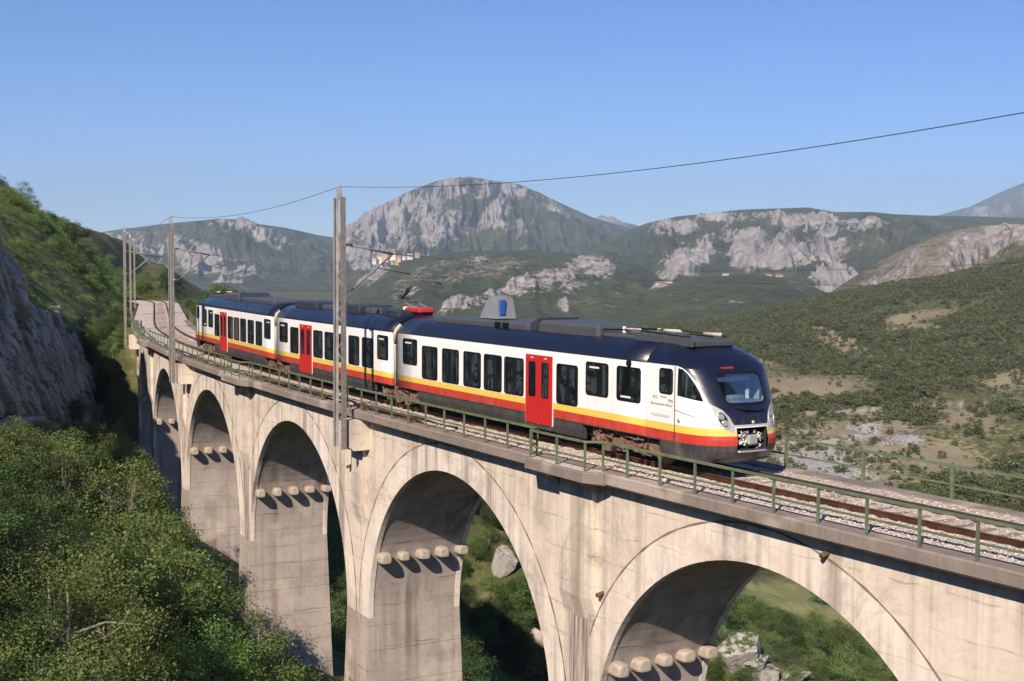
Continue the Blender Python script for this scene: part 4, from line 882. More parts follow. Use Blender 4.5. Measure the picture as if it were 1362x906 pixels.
for xj, dr in ((0.0, -1), (LM, 1)):                         # corrugated gangway bellows
    mb = MB(); rings = []
    for k in range(9):
        x = xj - .24 + .48 * k / 8; ins_ = .10 if k % 2 else .02
        r = [(-(1.44 - ins_), .95), (-(1.44 - ins_), 2.85), (-(1.30 - ins_), 3.12), (-.95, 3.36 - ins_), (0, 3.5 - ins_), (.95, 3.36 - ins_), (1.30 - ins_, 3.12), (1.44 - ins_, 2.85), (1.44 - ins_, .95)]
        rings.append([(x, y, z) for y, z in r])
    mb.loft(rings, 0, True); o = recalc(mb.build('gangway_bellows', dkfab, car2))
    mb = MB()
    for sd in (-1, 1):
        mb = MB(); mb.tube([(xj - .02, sd * 1.40, 2.55), (xj, sd * 1.46, 2.9), (xj + .03, sd * 1.40, 3.08), (xj + .06, sd * 1.22, 3.26)], .085, 8); recalc(mb.build('gangway_hose', creamm, car2)); mb = MB(); mb.tube([(xj + .02, sd * 1.43, .95), (xj, sd * 1.44, 2.5)], .045, 6); recalc(mb.build('gangway_strip', creamm, car2))
# ---- roof gear
def rbox(car, nm, x0, x1, w, z0, z1, mat, bev=.05, y=0.0): mb = MB(); mb.bbox(((x0 + x1) / 2, y, (z0 + z1) / 2), (x1 - x0, w, z1 - z0), bev); return recalc(mb.build(nm, mat, car))
for car in (car1, car3):
    rbox(car, 'roof_fairing', 2.3, 9.15, 1.75, 3.38, 3.70, roofg, .06); rbox(car, 'roof_cabinet', 9.76, 13.33, 1.75, 3.38, 3.86, roofg, .10)
    rbox(car, 'roof_grille', 6.9, 7.32, .06, 3.5, 3.68, rubber, .01, -.87); rbox(car, 'roof_grille', 7.45, 7.87, .06, 3.5, 3.68, rubber, .01, -.87)
    mb = MB(); mb.loft([[(x, -.85, 3.4), (x, .85, 3.4), (x, .80, h), (x, -.80, h)] for x, h in ((9.2, 3.72), (9.7, 3.92))], 0, True); recalc(mb.build('roof_ramp', roofd, car))
    rbox(car, 'roof_tray', 13.45, 17.9, 1.5, 3.42, 3.62, roofg, .04)
    R_ = random.Random(3)
    for k in range(9):
        x = 13.6 + k * .48; mb = MB(); z = 3.62 + R_.uniform(.03, .12); y = R_.uniform(-.55, .35)
        if k % 3 == 0: mb.tube([(x, y, 3.6 + .03 * q) for q in range(8)], [.075 if q % 2 else .045 for q in range(8)], 10)
        elif k % 3 == 1: mb.bbox((x, y, z), (.36, .34, .2), .04)
        else: mb.tube([(x - .3, y, z + .05), (x + .35, y + .1, z + .05)], .055, 8)
        recalc(mb.build('roof_device', [whitem, roofg, creamm][k % 3], car))
    mb = MB()
    for y in (-.7, .1, .6): mb.tube([(13.4, y, 3.72), (15, y + .05, 3.78), (17.7, y, 3.7)], .02, 6)
    recalc(mb.build('roof_cable', rubber, car))
    rbox(car, 'roof_side_panel', 15.2, 18.0, .03, 3.44, 3.70, roofg, .01, -.82)
mb = MB(); mb.loft([[(4.95, -.40, 3.74), (6.2, -.40, 3.74), (6.2, .4, 3.74), (4.95, .4, 3.74)], [(5.2, -.36, 4.15), (6.15, -.36, 4.15), (6.15, .36, 4.15), (5.2, .36, 4.15)], [(5.55, -.32, 4.56), (6.1, -.32, 4.56), (6.1, .3, 4.5), (5.55, .32, 4.56)]], 0, True); recalc(mb.build('silo_stand_in', towerm, car1))  # made-up roof cabinet with blue panel, standing in for a distant silo
rbox(car1, 'silo_blue_panel', 6.12, 6.24, .26, 3.85, 4.42, bluem, .04, -.16)
for a, b, w, z1, mt in ((1.0, 4.2, 1.6, 3.80, roofd), (4.8, 6.6, 1.5, 3.72, roofg), (7.2, 9.6, 1.6, 3.84, roofd), (9.9, 10.9, 1.3, 3.76, roofg), (11.1, 11.9, 1.2, 3.74, roofg), (12.2, 13.9, 1.5, 3.78, roofd)): rbox(car2, 'roof_box', a, b, w, 3.40, z1, mt, .05)
# pantograph with its red base
XB = LM - .9
rbox(car2, 'pantograph_base', XB - .95, XB + .55, .7, 3.66, 3.90, redm, .07, .1); rbox(car2, 'pantograph_insulator', XB - 1.25, XB - .97, .6, 3.58, 3.9, whitem, .04, .1)
for q in (-.7, .35): rbox(car2, 'pantograph_foot', XB + q - .12, XB + q + .12, .5, 3.52, 3.67, rubber, .02, .1)
mb = MB(); kx, kz = XB - 2.1, 4.22
for y in (-.28, .48): mb.tube([(XB - .2, y * .8 + .05, 3.9), (kx, y * .5 + .1, kz)], .028, 6)
recalc(mb.build('pantograph_lower_arm', ruststeel, car2))
mb = MB(); mb.bar((kx, .1, kz), (kx + .75, .1, 4.62), .16, .10); mb.tube([(kx + .7, .1, 4.6), (XB - .35, .1, 4.98)], .03, 6); recalc(mb.build('pantograph_upper_arm', ruststeel, car2))
mb = MB()
for q in (-.15, .15): mb.tube([(XB - .3 + q, y, z) for y, z in ((-.92, 4.82), (-.72, 4.97), (.1, 5.02), (.85, 4.97), (1.05, 4.82))], .026, 6)
mb.bbox((XB - .3, -.45, 4.93), (.36, .3, .07), .02); recalc(mb.build('pantograph_head', ruststeel, car2))

# ================================================================== CLIFF
def rock_material(name, base=(.40, .385, .36), sc=1.0):
    m = NT(name); p = m.pos(); pd = m.pos((1, .9, .55)); n = m.noise(pd, .55 * sc, 8, .68, .8); n2 = m.noise(p, 4.5 * sc, 6, .65)
    c = m.ramp(n, [(.28, tuple(x * .38 for x in base)), (.44, tuple(x * .8 for x in base)), (.62, base), (.78, tuple(min(1, x * 1.25) for x in base))])
    c = m.mix(m.math('MULTIPLY', m.ramp(n2, [(.5, 0), (.66, 1)]), .35), c, tuple(x * .5 for x in base))
    up = m.n('SeparateXYZ', i_0=m.n('NewGeometry').outputs['Normal']).outputs[2]
    gm = m.math('MULTIPLY', m.ramp(up, [(.62, 0), (.8, 1)]), m.ramp(m.noise(p, 1.1 * sc, 5), [(.45, 0), (.55, 1)])); c = m.mix(gm, c, (.07, .085, .03))
    m.col(c); m.set(.92, 0, .12); m.bump(m.math('ADD', n, m.math('MULTIPLY', n2, .4)), .7, .18 / sc); return m.m
rockm = rock_material('limestone'); pale_rock = rock_material('pale_limestone', (.42, .39, .355), 1.4)
yy = np.linspace(48, 127, 860); tt = np.linspace(-.12, 1.06, 190); YY, TT = np.meshgrid(yy, tt)
zb_ = base_z(YY); HH = np.maximum(np.interp(YY, *CTOP) - zb_, .5) + .9 * fbm(YY / 6., 0, seed=77, oct=3)
ZZ = zb_ + TT * HH; cw_ = .5 + .16 * HH; XX = cliffx(YY) - .75 - np.clip(TT, -.1, 1.1) * cw_
a_ = YY * .82 + ZZ * .55; b_ = -YY * .45 + ZZ * .9
def slabs(a, b, sa, sb, seed, amp, tilt, crack):            # tilted angular blocks with open joints
    r = np.random.RandomState(seed); A, B = a / sa, b / sb
    ga, gb = np.floor(A), np.floor(B); f1 = np.full(A.shape, 9.); f2 = f1.copy(); out = np.zeros(A.shape)
    for i in (-1, 0, 1):
        for j in (-1, 0, 1):
            ca, cb = ga + i, gb + j; z0 = np.zeros_like(ca); h1, h2, h3, h4, h5 = [_hash(ca, cb, z0 + k, seed) for k in range(5)]
            da, db = A - (ca + h1), B - (cb + h2); d = da * da + db * db
            v = (h3 - .5) * amp + tilt * ((h4 - .5) * da + (h5 - .7) * db)
            n = d < f1; f2 = np.where(n, f1, np.minimum(f2, d)); out = np.where(n, v, out); f1 = np.where(n, d, f1)
    return out - crack * np.exp(-((np.sqrt(f2) - np.sqrt(f1)) / .07) ** 2)
aw_ = a_ + .9 * fbm(YY / 3., ZZ / 3., seed=78, oct=3); bw_ = b_ + .9 * fbm(YY / 3., ZZ / 3., seed=80, oct=3)
dsp = 1.1 * fbm(a_ / 9., b_ / 14., seed=70, oct=3) + slabs(aw_, bw_, 2.6, 7.0, 71, 1.5, 1.3, .35) + slabs(aw_ + 3, bw_, 1.0, 2.4, 72, .5, .5, .16) + slabs(aw_, bw_ + 5, .38, .8, 73, .14, .16, .05) + .05 * fbm(YY / .25, ZZ / .25, seed=74, oct=2)
XX = XX + dsp * sstep(-.12, .1, TT) * .9; YY2 = YY + .4 * fbm(a_ / 4., b_ / 4., seed=79)
cl = grid_mesh('cliff', np.stack([XX, YY2, ZZ], -1)[:, ::-1], rockm, smooth=False); tag(cl, kind='structure')

# ================================================================== FOLIAGE
def leaf_material(name, dark, light, yel=None):
    m = NT(name); r = m.n('NewGeometry').outputs['Random Per Island']; oi = m.n('ObjectInfo').outputs['Random']
    c = m.ramp(r, [(0, dark), (.6, light), (1, yel or tuple(x * 1.35 for x in light))])
    h = m.n('HueSaturation', i_Color=c); m.l(m.math('ADD', m.math('MULTIPLY', oi, .045), .478), h.inputs['Hue']); m.l(m.math('ADD', m.math('MULTIPLY', oi, .5), .75), h.inputs['Value']); h.inputs['Saturation'].default_value = .95
    m.col(h.outputs[0]); m.set(.6, 0, .25); m.b.inputs['Subsurface Weight'].default_value = 0
    t = m.n('BsdfTranslucent'); m.l(h.outputs[0], t.inputs[0]); mx = m.n('MixShader', i_0=.38); m.l(m.b.outputs[0], mx.inputs[1]); m.l(t.outputs[0], mx.inputs[2]); m.l(mx.outputs[0], m.t.nodes['Material Output'].inputs[0]); return m.m
leaf_a = leaf_material('leaf_green', (.06, .11, .024), (.14, .22, .048)); leaf_b = leaf_material('leaf_olive', (.09, .14, .034), (.20, .275, .07)); leaf_c = leaf_material('leaf_dark', (.034, .066, .018), (.075, .12, .030)); leaf_h = leaf_material('leaf_hill', (.080, .096, .032), (.17, .185, .064)); leaf_p = leaf_material('needle_green', (.020, .036, .014), (.045, .065, .022))
bark = simple('bark_grey', (.22, .19, .155), .9, var=.3, scale=9, bump=.4); bark_d = simple('bark_brown', (.12, .09, .065), .9, var=.3, scale=9, bump=.4)
def quads_mesh(name, C, size, mat, rs, up=.35, asp=.6):
    n = len(C); a = rs.normal(size=(n, 3)); a[:, 2] *= .7; a /= np.linalg.norm(a, axis=1)[:, None]
    nm = rs.normal(size=(n, 3)); nm[:, 2] += up * 2; b = np.cross(nm, a); b /= np.linalg.norm(b, axis=1)[:, None]
    s = (size * rs.uniform(.6, 1.35, n))[:, None]; nn = np.cross(a, b) * s * .12
    V = np.stack([C - a * s * .5, C + b * s * asp * .5 + nn, C + a * s * .5, C - b * s * asp * .5 + nn], 1).reshape(-1, 3)
    me = bpy.data.meshes.new(name); me.vertices.add(4 * n); me.vertices.foreach_set('co', V.reshape(-1).astype(np.float32)); me.loops.add(4 * n); me.polygons.add(n)
    me.loops.foreach_set('vertex_index', np.arange(4 * n, dtype=np.int32)); me.polygons.foreach_set('loop_start', np.arange(0, 4 * n, 4, dtype=np.int32)); me.update(calc_edges=True); me.materials.append(mat); return me
def make_tree(seed, H=6., R=2.3, ncl=46, nl=110, leaf=.13, clr=.55, stems=1, base=.28, mat=None, bk=None, gap=.15, droop=.0):
    rs = np.random.RandomState(seed); cen = []
    while len(cen) < ncl:
        p = rs.uniform(-1, 1, 3)
        q = np.linalg.norm(p)
        if q > 1 or q < .35 and rs.rand() < .75: continue
        lump = 1 + .28 * math.sin(3.1 * math.atan2(p[1], p[0]) + seed) * (.4 + .6 * rs.rand())
        w = 1.0 if p[2] < 0 else 1 - .35 * p[2] ** 2
        cen.append((p[0] * R * lump * w, p[1] * R * lump * w, H * (base + (1 - base) * (p[2] * .5 + .5)) - .2))
    cen = np.array(cen); C = []
    for c in cen:
        k = int(nl * rs.uniform(.5, 1.4)); r = clr * rs.uniform(.7, 1.35); C.append(c + rs.normal(size=(k, 3)) * np.array([r, r, r * .62]) * .62)
    C = np.concatenate(C); C = C[C[:, 2] > .05]
    crown = quads_mesh('crown', C, leaf, mat, rs)
    mb = MB()
    for k in range(stems):
        a0 = rs.uniform(0, 6.28); top = np.array([math.cos(a0) * R * .25 * (stems > 1), math.sin(a0) * R * .25 * (stems > 1), H * .78]); r0 = .021 * H / math.sqrt(stems)
        path = [np.array([math.cos(a0), math.sin(a0), 0]) * .12 * (stems > 1) + (top) * t + rs.normal(size=3) * .06 * H * .25 * (t > 0) * (t < 1) for t in (0, .25, .5, .75, 1)]; path[0][2] = -.4
        mb.tube(path, [r0 * 1.25, r0, r0 * .75, r0 * .5, r0 * .2], 6)
        for c in cen[rs.permutation(len(cen))[:max(6, 14 // stems)]]:
            t = rs.uniform(.3, .8); i = int(t * 4); st = path[i] + (path[i + 1] - path[i]) * (t * 4 - i); mid = (st + c) / 2 + np.array([0, 0, .1 * H * rs.uniform(-.3, .6)])
            mb.tube([st, mid, c], [r0 * .4, r0 * .22, r0 * .06], 5)
    o = mb.build('trunk', bk); tm = o.data; bpy.data.objects.remove(o); return tm, crown, H
KINDS = {
    'broad': [make_tree(11, 6.2, 2.5, 60, 120, .15, .6, mat=leaf_a, bk=bark_d, base=.18), make_tree(12, 5.6, 2.3, 54, 120, .14, .58, mat=leaf_a, bk=bark_d, base=.15), make_tree(13, 6.6, 2.2, 56, 115, .15, .55, mat=leaf_b, bk=bark, base=.2)],
    'near': [make_tree(43, 6.4, 2.6, 60, 330, .085, .5, mat=leaf_c, bk=bark_d, base=.12), make_tree(44, 5.8, 2.4, 48, 330, .085, .46, mat=leaf_a, bk=bark_d, base=.12), make_tree(45, 5.6, 2.4, 52, 300, .08, .5, mat=leaf_b, bk=bark, base=.2)],
    'airy': [make_tree(21, 4.6, 1.7, 38, 120, .12, .5, stems=4, mat=leaf_b, bk=bark, base=.3), make_tree(22, 4.2, 1.9, 36, 120, .12, .5, stems=5, mat=leaf_b, bk=bark, base=.32)],
    'bush': [make_tree(31, 1.9, 1.3, 24, 60, .12, .42, stems=3, mat=leaf_a, bk=bark_d, base=.05), make_tree(32, 1.7, 1.4, 22, 60, .12, .42, stems=3, mat=leaf_b, bk=bark_d, base=.05), make_tree(33, 2.0, 1.3, 24, 60, .12, .42, stems=3, mat=leaf_c, bk=bark_d, base=.05)],
    'hbush': [make_tree(34, 1.9, 1.3, 24, 60, .12, .42, stems=3, mat=leaf_a, bk=bark_d, base=.05), make_tree(35, 1.7, 1.4, 22, 60, .12, .42, stems=3, mat=leaf_b, bk=bark_d, base=.05)],
    'dark': [make_tree(41, 6.4, 2.7, 62, 120, .16, .62, mat=leaf_c, bk=bark_d, base=.12), make_tree(42, 5.8, 2.5, 58, 120, .16, .6, mat=leaf_c, bk=bark_d, base=.12)],
    'far': [make_tree(51, 3.0, 1.9, 16, 22, .50, .55, mat=leaf_h, bk=bark_d, base=.0), make_tree(52, 2.8, 2.0, 16, 22, .50, .55, mat=leaf_h, bk=bark_d, base=.0), make_tree(53, 3.0, 1.9, 16, 22, .48, .55, mat=leaf_h, bk=bark_d, base=.0)],
    'pine': [make_tree(61, 5.0, 2.0, 30, 110, .16, .5, mat=leaf_p, bk=bark_d, base=.4)]}
def plant(kind, x, y, z, h, label, cat, group, rs, name=None):
    v = KINDS[kind][rs.randint(len(KINDS[kind]))]; k = h / v[2]
    o = empty(name or ('bush' if kind in ('bush', 'far', 'hbush') else 'tree'), (x, y, z - .05), rs.uniform(0, 6.28)); w = rs.uniform(.9, 1.2); o.scale = (k * w, k * w, k)
    for nm, me in (('trunk', v[0]), ('crown', v[1])): link(nm, me, o)
    tag(o, label, cat, group); return o
gh = lambda x, y: float(ground_full(np.array([[x]]), np.array([[y]]))[0, 0])
def nearest_off(x, y, lo=-30, hi=100):
    sel = (_S >= lo) & (_S <= hi); d2 = (x - _TX[sel]) ** 2 + (y - _TY[sel]) ** 2; i = d2.argmin(); ph = _PH[sel][i]
    return _S[sel][i], (x - _TX[sel][i]) * -math.cos(ph) + (y - _TY[sel][i]) * -math.sin(ph)
rs = np.random.RandomState(8); LIM = ([-80, 0, 60, 100, 140, 180, 215, 243, 275, 300, 330, 365, 400, 440, 480], [530, 535, 566, 545, 545, 590, 640, 690, 700, 730, 775, 850, 885, 930, 990])
y_ = 21.0
while y_ < 108:
    st = 2.25 + y_ * .014; x_ = -48.0
    while x_ < 4:
        x, y = x_ + rs.uniform(-.45, .45) * st, y_ + rs.uniform(-.45, .45) * st; x_ += st
        d = x - float(cliffx(np.array(y))); pxx = to_px(x, y, -5.)[0]
        if d < 3.0 or pxx < -110 or pxx > 470: continue
        s_, of = nearest_off(x, y)
        if of < 4.3: continue
        z = gh(x, y); lim = np.interp(pxx, *LIM); u = rs.rand()
        kind = 'near' if (y < 46 and u < .85) else 'broad' if u < .45 else 'airy' if u < .75 else 'bush'
        h = {'near': 5.0, 'broad': 5.0, 'airy': 4.6, 'bush': 1.9}[kind] * rs.uniform(.6, 1.15) * (1.45 if rs.rand() < .25 else 1)
        zmax = CAMZ - y * (lim + 12 - 348) / FPX; h = min(h, zmax - z + rs.uniform(-.3, .3))
        if h < .8: continue
        if h < 2.4: kind = 'bush'
        zone = 'just below the cliff path' if d < 11 else 'close beside the viaduct piers' if of < 9 else 'on the steep slope below the viaduct' if y < 36 else 'halfway between cliff path and viaduct'
        siz = 'tall' if h > 5.4 else 'small' if h < 3.6 else 'medium-sized'
        lab = {'near': siz + ' dense leafy tree growing ', 'broad': siz + ' mid green leafy tree growing ', 'airy': siz + ' airy olive shrub with pale stems growing ', 'bush': 'low round bush growing '}[kind] + zone
        plant(kind, x, y, z, h, lab, 'bush' if kind == 'bush' else 'tree', 'trees and bushes on the slope below the cliff', rs)
    y_ += st * .9
# valley side behind the arches
y_ = 50.0
while y_ < 250:
    st = 2.7 + y_ * .014; x_ = -40.0
    while x_ < 70:
        x, y = x_ + rs.uniform(-.5, .5) * st, y_ + rs.uniform(-.5, .5) * st; x_ += st
        if y < 30: continue
        s_, of = nearest_off(x, y, -30, 236)
        if of > -5.2: continue
        z = gh(x, y); pxx, pyy = to_px(x, y, z)
        pt5 = to_px(x, y, z + 5.)[1]
        if not ((225 < pxx < 275 and y < 160) or (415 < pxx < 505 and pyy > 540) or (575 < pxx < 760 and pyy > 610) or (915 < pxx < 1260 and pyy > 735)) or pt5 > 960: continue
        mdw = ell(np.array([float(pxx)]), np.array([float(pyy)]), [(1075, 800, 78, 26, 14, 1.0), (1020, 786, 55, 14, 0, 1.0), (1150, 830, 60, 16, 12, 1.)])[0]
        if mdw > .4 and rs.rand() < .93: continue
        if rs.rand() < (.62 if pxx < 900 else .72): continue
        kind = 'broad' if rs.rand() < .55 else 'dark' if rs.rand() < .3 else 'bush'
        h = {'broad': 4.6, 'dark': 4.8, 'bush': 2.0}[kind] * rs.uniform(.6, 1.15)
        ptop = to_px(x, y, z + h)[1]; rl = np.interp(pxx, [0, 470, 700, 1000, 1362], [440, 520, 575, 660, 780])
        if pxx > 262 and ptop < rl - 6: h = max(0, h - (rl - 6 - ptop) * y / FPX)
        if h < .9: continue
        plant(kind, x, y, z, h, {'broad': ('tall' if h > 4.4 else 'small') + ' leafy tree ', 'dark': ('tall' if h > 4.4 else 'small') + ' dark leafy tree ', 'bush': 'small bush '}[kind] + ('on the slope beyond the arch past the train nose' if pxx > 900 else 'on the slope beyond the arch under the front car' if pxx > 560 else 'on the slope beyond the arch under the middle car' if pxx > 300 else 'below the track behind the rear car'), 'bush' if kind == 'bush' else 'tree', 'trees on the valley side of the viaduct', rs)
    y_ += st * .9
def ground_hit(px, py, y0=45, y1=1200):
    r = ray(px, py); ys = np.geomspace(y0, y1, 1500); X_, Z_ = r[0] / r[1] * ys, CAMZ + r[2] / r[1] * ys; g = ground_full(X_, ys); i = np.argmax(Z_ < g); return X_[i], ys[i], g[i]
for k in range(90):
    if k < 55: pxx, pyy = rs.uniform(588, 745), rs.uniform(665, 935)
    else: pxx, pyy = rs.uniform(930, 1190), rs.uniform(800, 940)
    x, y, z = ground_hit(pxx, pyy)
    if nearest_off(x, y)[1] > -5 or ell(np.array([pxx]), np.array([pyy]), [(1075, 800, 78, 26, 14, 1.0), (1020, 786, 55, 14, 0, 1.0), (1150, 830, 60, 16, 12, 1.)])[0] > .4 or (955 < pxx < 1015 and 815 < pyy < 900) or (655 < pxx < 705 and 715 < pyy < 800): continue
    kind = 'broad' if rs.rand() < .6 else 'dark'; h = rs.uniform(2.2, 4.4) if pxx < 800 else rs.uniform(1.2, 2.6)
    plant(kind, x, y, z, h, ('rounded ' if kind == 'broad' else 'dark rounded ') + ('leafy tree in the wood under the front car, seen through the arch' if pxx < 800 else 'leafy tree in the wood near the meadow, seen through the arch'), 'tree', 'woodland seen through the arches', rs)
# row of tall trees beside the track behind the rear car, and scrub round the bend
for s, o, h in [(76, -5.2, 4.5), (79, -5.6, 5.2), (81, -5.0, 5.0), (83, -5.4, 5.6), (86, -5.1, 5.8), (88, -5.8, 6.2), (92, -5.2, 6.0), (97, -5.0, 5.6), (101, -5.2, 5.2), (84, -6.5, 7.4), (90, -6.2, 7.6), (95, -7, 7.2), (99, -6.0, 6.4), (104, -6.4, 6.8), (109, -6.2, 6.0), (115, -6.0, 5.6), (122, -6.2, 5.2), (130, -6.5, 5.0), (138, -7, 4.8)]:
    p = F(s, o); z = gh(p.x, p.y); h = min(h + 1.5, CAMZ - p.y * (376 + rs.uniform(0, 26) - 347) / FPX - z)
    if h < 1 or to_px(p.x, p.y, 0)[0] < 236: continue
    plant('broad' if rs.rand() < .75 else 'dark', p.x, p.y, z, h, 'tall leafy tree beside the track just behind the rear car', 'tree', 'trees beside the track behind the train', rs)
for k in range(18):
    s = rs.uniform(150, 205); o = rs.uniform(-16, -5) if k % 2 else rs.uniform(5, 13); p = F(s, o); plant('dark' if rs.rand() < .5 else 'broad', p.x, p.y, gh(p.x, p.y), rs.uniform(2.5, 4.6), 'leafy tree crowding the far bend where the track leaves the view', 'tree', 'trees around the far bend', rs)
for k in range(64):
    if k < 24: y = rs.uniform(100, 129); x = float(cliffx(np.array(y))) + rs.uniform(-.5, 8.5)
    else: x, y, _z = ground_hit(rs.uniform(112, 180), rs.uniform(447, 545), 80)
    s_, of = nearest_off(x, y, 60, 236)
    if of < 3.7 or y > 190: continue
    plant('broad' if rs.rand() < .6 else 'dark', x, y, gh(x, y), rs.uniform(1.4, 3.0), 'small leafy tree filling the gap between the cliff end and the viaduct', 'tree', 'trees in the gap between cliff and viaduct', rs)
# scrub on the hillside above the cliff
n_ = 0
for k in range(1500):
    y = rs.uniform(60, 195); x = float(cliffx(np.array(y))) - rs.uniform(.5, 26) ** 1.0 - .4
    z = gh(x, y); pxx, pyy = to_px(x, y, z)
    if pxx < -60 or pxx > 190 or n_ >= 130: continue
    if nearest_off(x, y, 90, 236)[1] < 4.5 and y > 104: continue
    u = rs.rand(); kind = 'hbush' if u < .88 else 'dark' if u < .92 else 'broad'
    h = {'hbush': 1.1, 'dark': 1.9, 'broad': 2.1}[kind] * rs.uniform(.5, 1.25); n_ += 1
    plant(kind, x, y, z, h, {'hbush': 'low bush on the grassy hillside', 'dark': 'small dark tree on the grassy hillside', 'broad': 'small leafy tree on the grassy hillside'}[kind] + (' along the top edge of the cliff' if x > float(cliffx(np.array(y))) - 5 else ' near its crest' if z > 9 else ' above the far bend of the track' if y > 120 else ' halfway up above the cliff'), 'bush' if kind == 'hbush' else 'tree', 'scrub on the hillside above the cliff', rs)
def crest_at(pxx):
    r = ray(pxx, 300); ys = np.arange(60, 190, .7); xs = r[0] / r[1] * ys; zs = ground_full(xs, ys); i = np.argmax((zs - CAMZ) / ys); return xs[i], ys[i], zs[i]
for pxx, h, lab in ((97, 4.6, 'dark spreading pine standing on the crest of the left hillside'), (112, 2.9, 'smaller dark pine close beside the spreading pine on the crest'), (0, 2.2, 'dark pine at the upper end of the left hillside crest'), (55, 1.5, 'small dark pine low on the crest between the other pines')):
    x, y, z = crest_at(pxx); plant('pine', x, y, z, h, lab, 'tree', 'pines on the crest', rs, 'pine_tree')

# ================================================================== FAR SCRUB ON THE HILL
cand = []; rs = np.random.RandomState(15)
N_ = 150000; Yc = np.sqrt(rs.uniform(215 ** 2, 960 ** 2, N_)); Kc = rs.uniform(-.06, .44, N_); Xc_ = Kc * Yc; Zc = ground_full(Xc_, Yc); pxc, pyc = to_px(Xc_, Yc, Zc)
sl_ = ell(pxc, pyc, [(1225, 428, 58, 15, -8, .95), (1125, 462, 55, 16, 25, .7), (1010, 505, 60, 40, 20, .6), (1090, 515, 75, 15, 0, .95), (1345, 510, 40, 22, 0, .6), (1130, 585, 130, 34, 5, .62), (1290, 560, 50, 18, 0, .6), (1265, 615, 60, 28, 10, .8), (1060, 620, 70, 40, 0, .6), (1160, 640, 90, 40, 0, .7), (1345, 352, 45, 12, -15, .6)])
md_ = ell(pxc, pyc, [(1075, 800, 78, 26, 14, 1.0), (1020, 786, 55, 14, 0, 1.0), (1150, 830, 60, 16, 12, 1.)])
rdist = np.abs(pyc - np.interp(pxc, [960, 1050, 1150, 1250, 1362, 1450], [560, 551, 546, 540, 533, 527]))
dens = np.clip(1.0 - 1.0 * sl_, .06, 1) * np.clip(.55 + 1.9 * fbm(Xc_ / 60., Yc / 60., seed=91, oct=3) + 1.3 * fbm(Xc_ / 15., Yc / 22., seed=92, oct=3), .06, 1) * np.where((md_ > .35), .03, 1) * np.where((rdist < 2.5) & (pxc > 985), 0, 1)
dens *= np.where(Yc > 480, .8, .5)
keep = (rs.rand(N_) < dens) & (pxc > 700) & (pxc < 1430) & (pyc < 920); Xk, Yk, Zk, pk, qk = Xc_[keep], Yc[keep], Zc[keep], pxc[keep], pyc[keep]
hk = (.8 + 3.6 * rs.rand(len(Xk)) ** 2.4) * np.where(sl_[keep] > .4, .62, 1.0); sz = hk / Yk
rl = np.interp(pk, [0, 700, 1000, 1362], [440, 575, 655, 735]); visible = (qk < rl + 5) & (pk > 900) & (pk < 1370); order = np.argsort(-np.where(visible, sz, 0)); big = set(order[:130].tolist())
for i in order[:130]:
    plant('far', Xk[i], Yk[i], Zk[i], hk[i], ('large' if hk[i] > 2.3 else 'small') + ' round green bush standing on the hillside across the valley ' + ('below the dirt road' if qk[i] > 548 else 'above the dirt road'), 'bush', 'bushes on the hill across the valley', rs)
rest = np.array([i for i in range(len(Xk)) if i not in big])
def scatter(name, P, H, src, label, cat, seed):
    me = bpy.data.meshes.new(name); me.vertices.add(len(P)); me.vertices.foreach_set('co', P.astype(np.float32).reshape(-1)); a = me.attributes.new('bush_size', 'FLOAT', 'POINT'); a.data.foreach_set('value', H.astype(np.float32)); b = me.attributes.new('bush_turn', 'FLOAT', 'POINT'); b.data.foreach_set('value', np.random.RandomState(seed).uniform(0, 6.28, len(P)).astype(np.float32)); me.update()
    o = link(name, me); tag(o, label, cat, kind='stuff')
    g = bpy.data.node_groups.new('scatter_' + name, 'GeometryNodeTree'); g.interface.new_socket('Geometry', in_out='INPUT', socket_type='NodeSocketGeometry'); g.interface.new_socket('Geometry', in_out='OUTPUT', socket_type='NodeSocketGeometry')
    gi, go = g.nodes.new('NodeGroupInput'), g.nodes.new('NodeGroupOutput'); mp = g.nodes.new('GeometryNodeMeshToPoints'); inst = g.nodes.new('GeometryNodeInstanceOnPoints'); oi = g.nodes.new('GeometryNodeObjectInfo'); oi.inputs['Object'].default_value = src; oi.inputs['As Instance'].default_value = True
    na = g.nodes.new('GeometryNodeInputNamedAttribute'); na.data_type = 'FLOAT'; na.inputs['Name'].default_value = 'bush_size'; nb = g.nodes.new('GeometryNodeInputNamedAttribute'); nb.data_type = 'FLOAT'; nb.inputs['Name'].default_value = 'bush_turn'; cx_ = g.nodes.new('ShaderNodeCombineXYZ')
    L_ = g.links.new; L_(gi.outputs[0], mp.inputs[0]); L_(mp.outputs[0], inst.inputs['Points']); L_(oi.outputs['Geometry'], inst.inputs['Instance']); L_(na.outputs[0], inst.inputs['Scale']); L_(nb.outputs[0], cx_.inputs[2]); L_(cx_.outputs[0], inst.inputs['Rotation']); L_(inst.outputs[0], go.inputs[0])
    md = o.modifiers.new('scatter', 'NODES'); md.node_group = g; return o
srcs = []
for v in KINDS['far']:
    me = v[1].copy(); me.transform(Matrix.Scale(1 / v[2], 4)); so = bpy.data.objects.new('bush_source', me); srcs.append(so)
for j in range(3):
    ii = rest[j::3]; scatter('hillside_scrub', np.stack([Xk[ii], Yk[ii], Zk[ii] - .1], -1), hk[ii], srcs[j], 'dense dark green scrub covering the hillside across the valley', 'scrub', j)

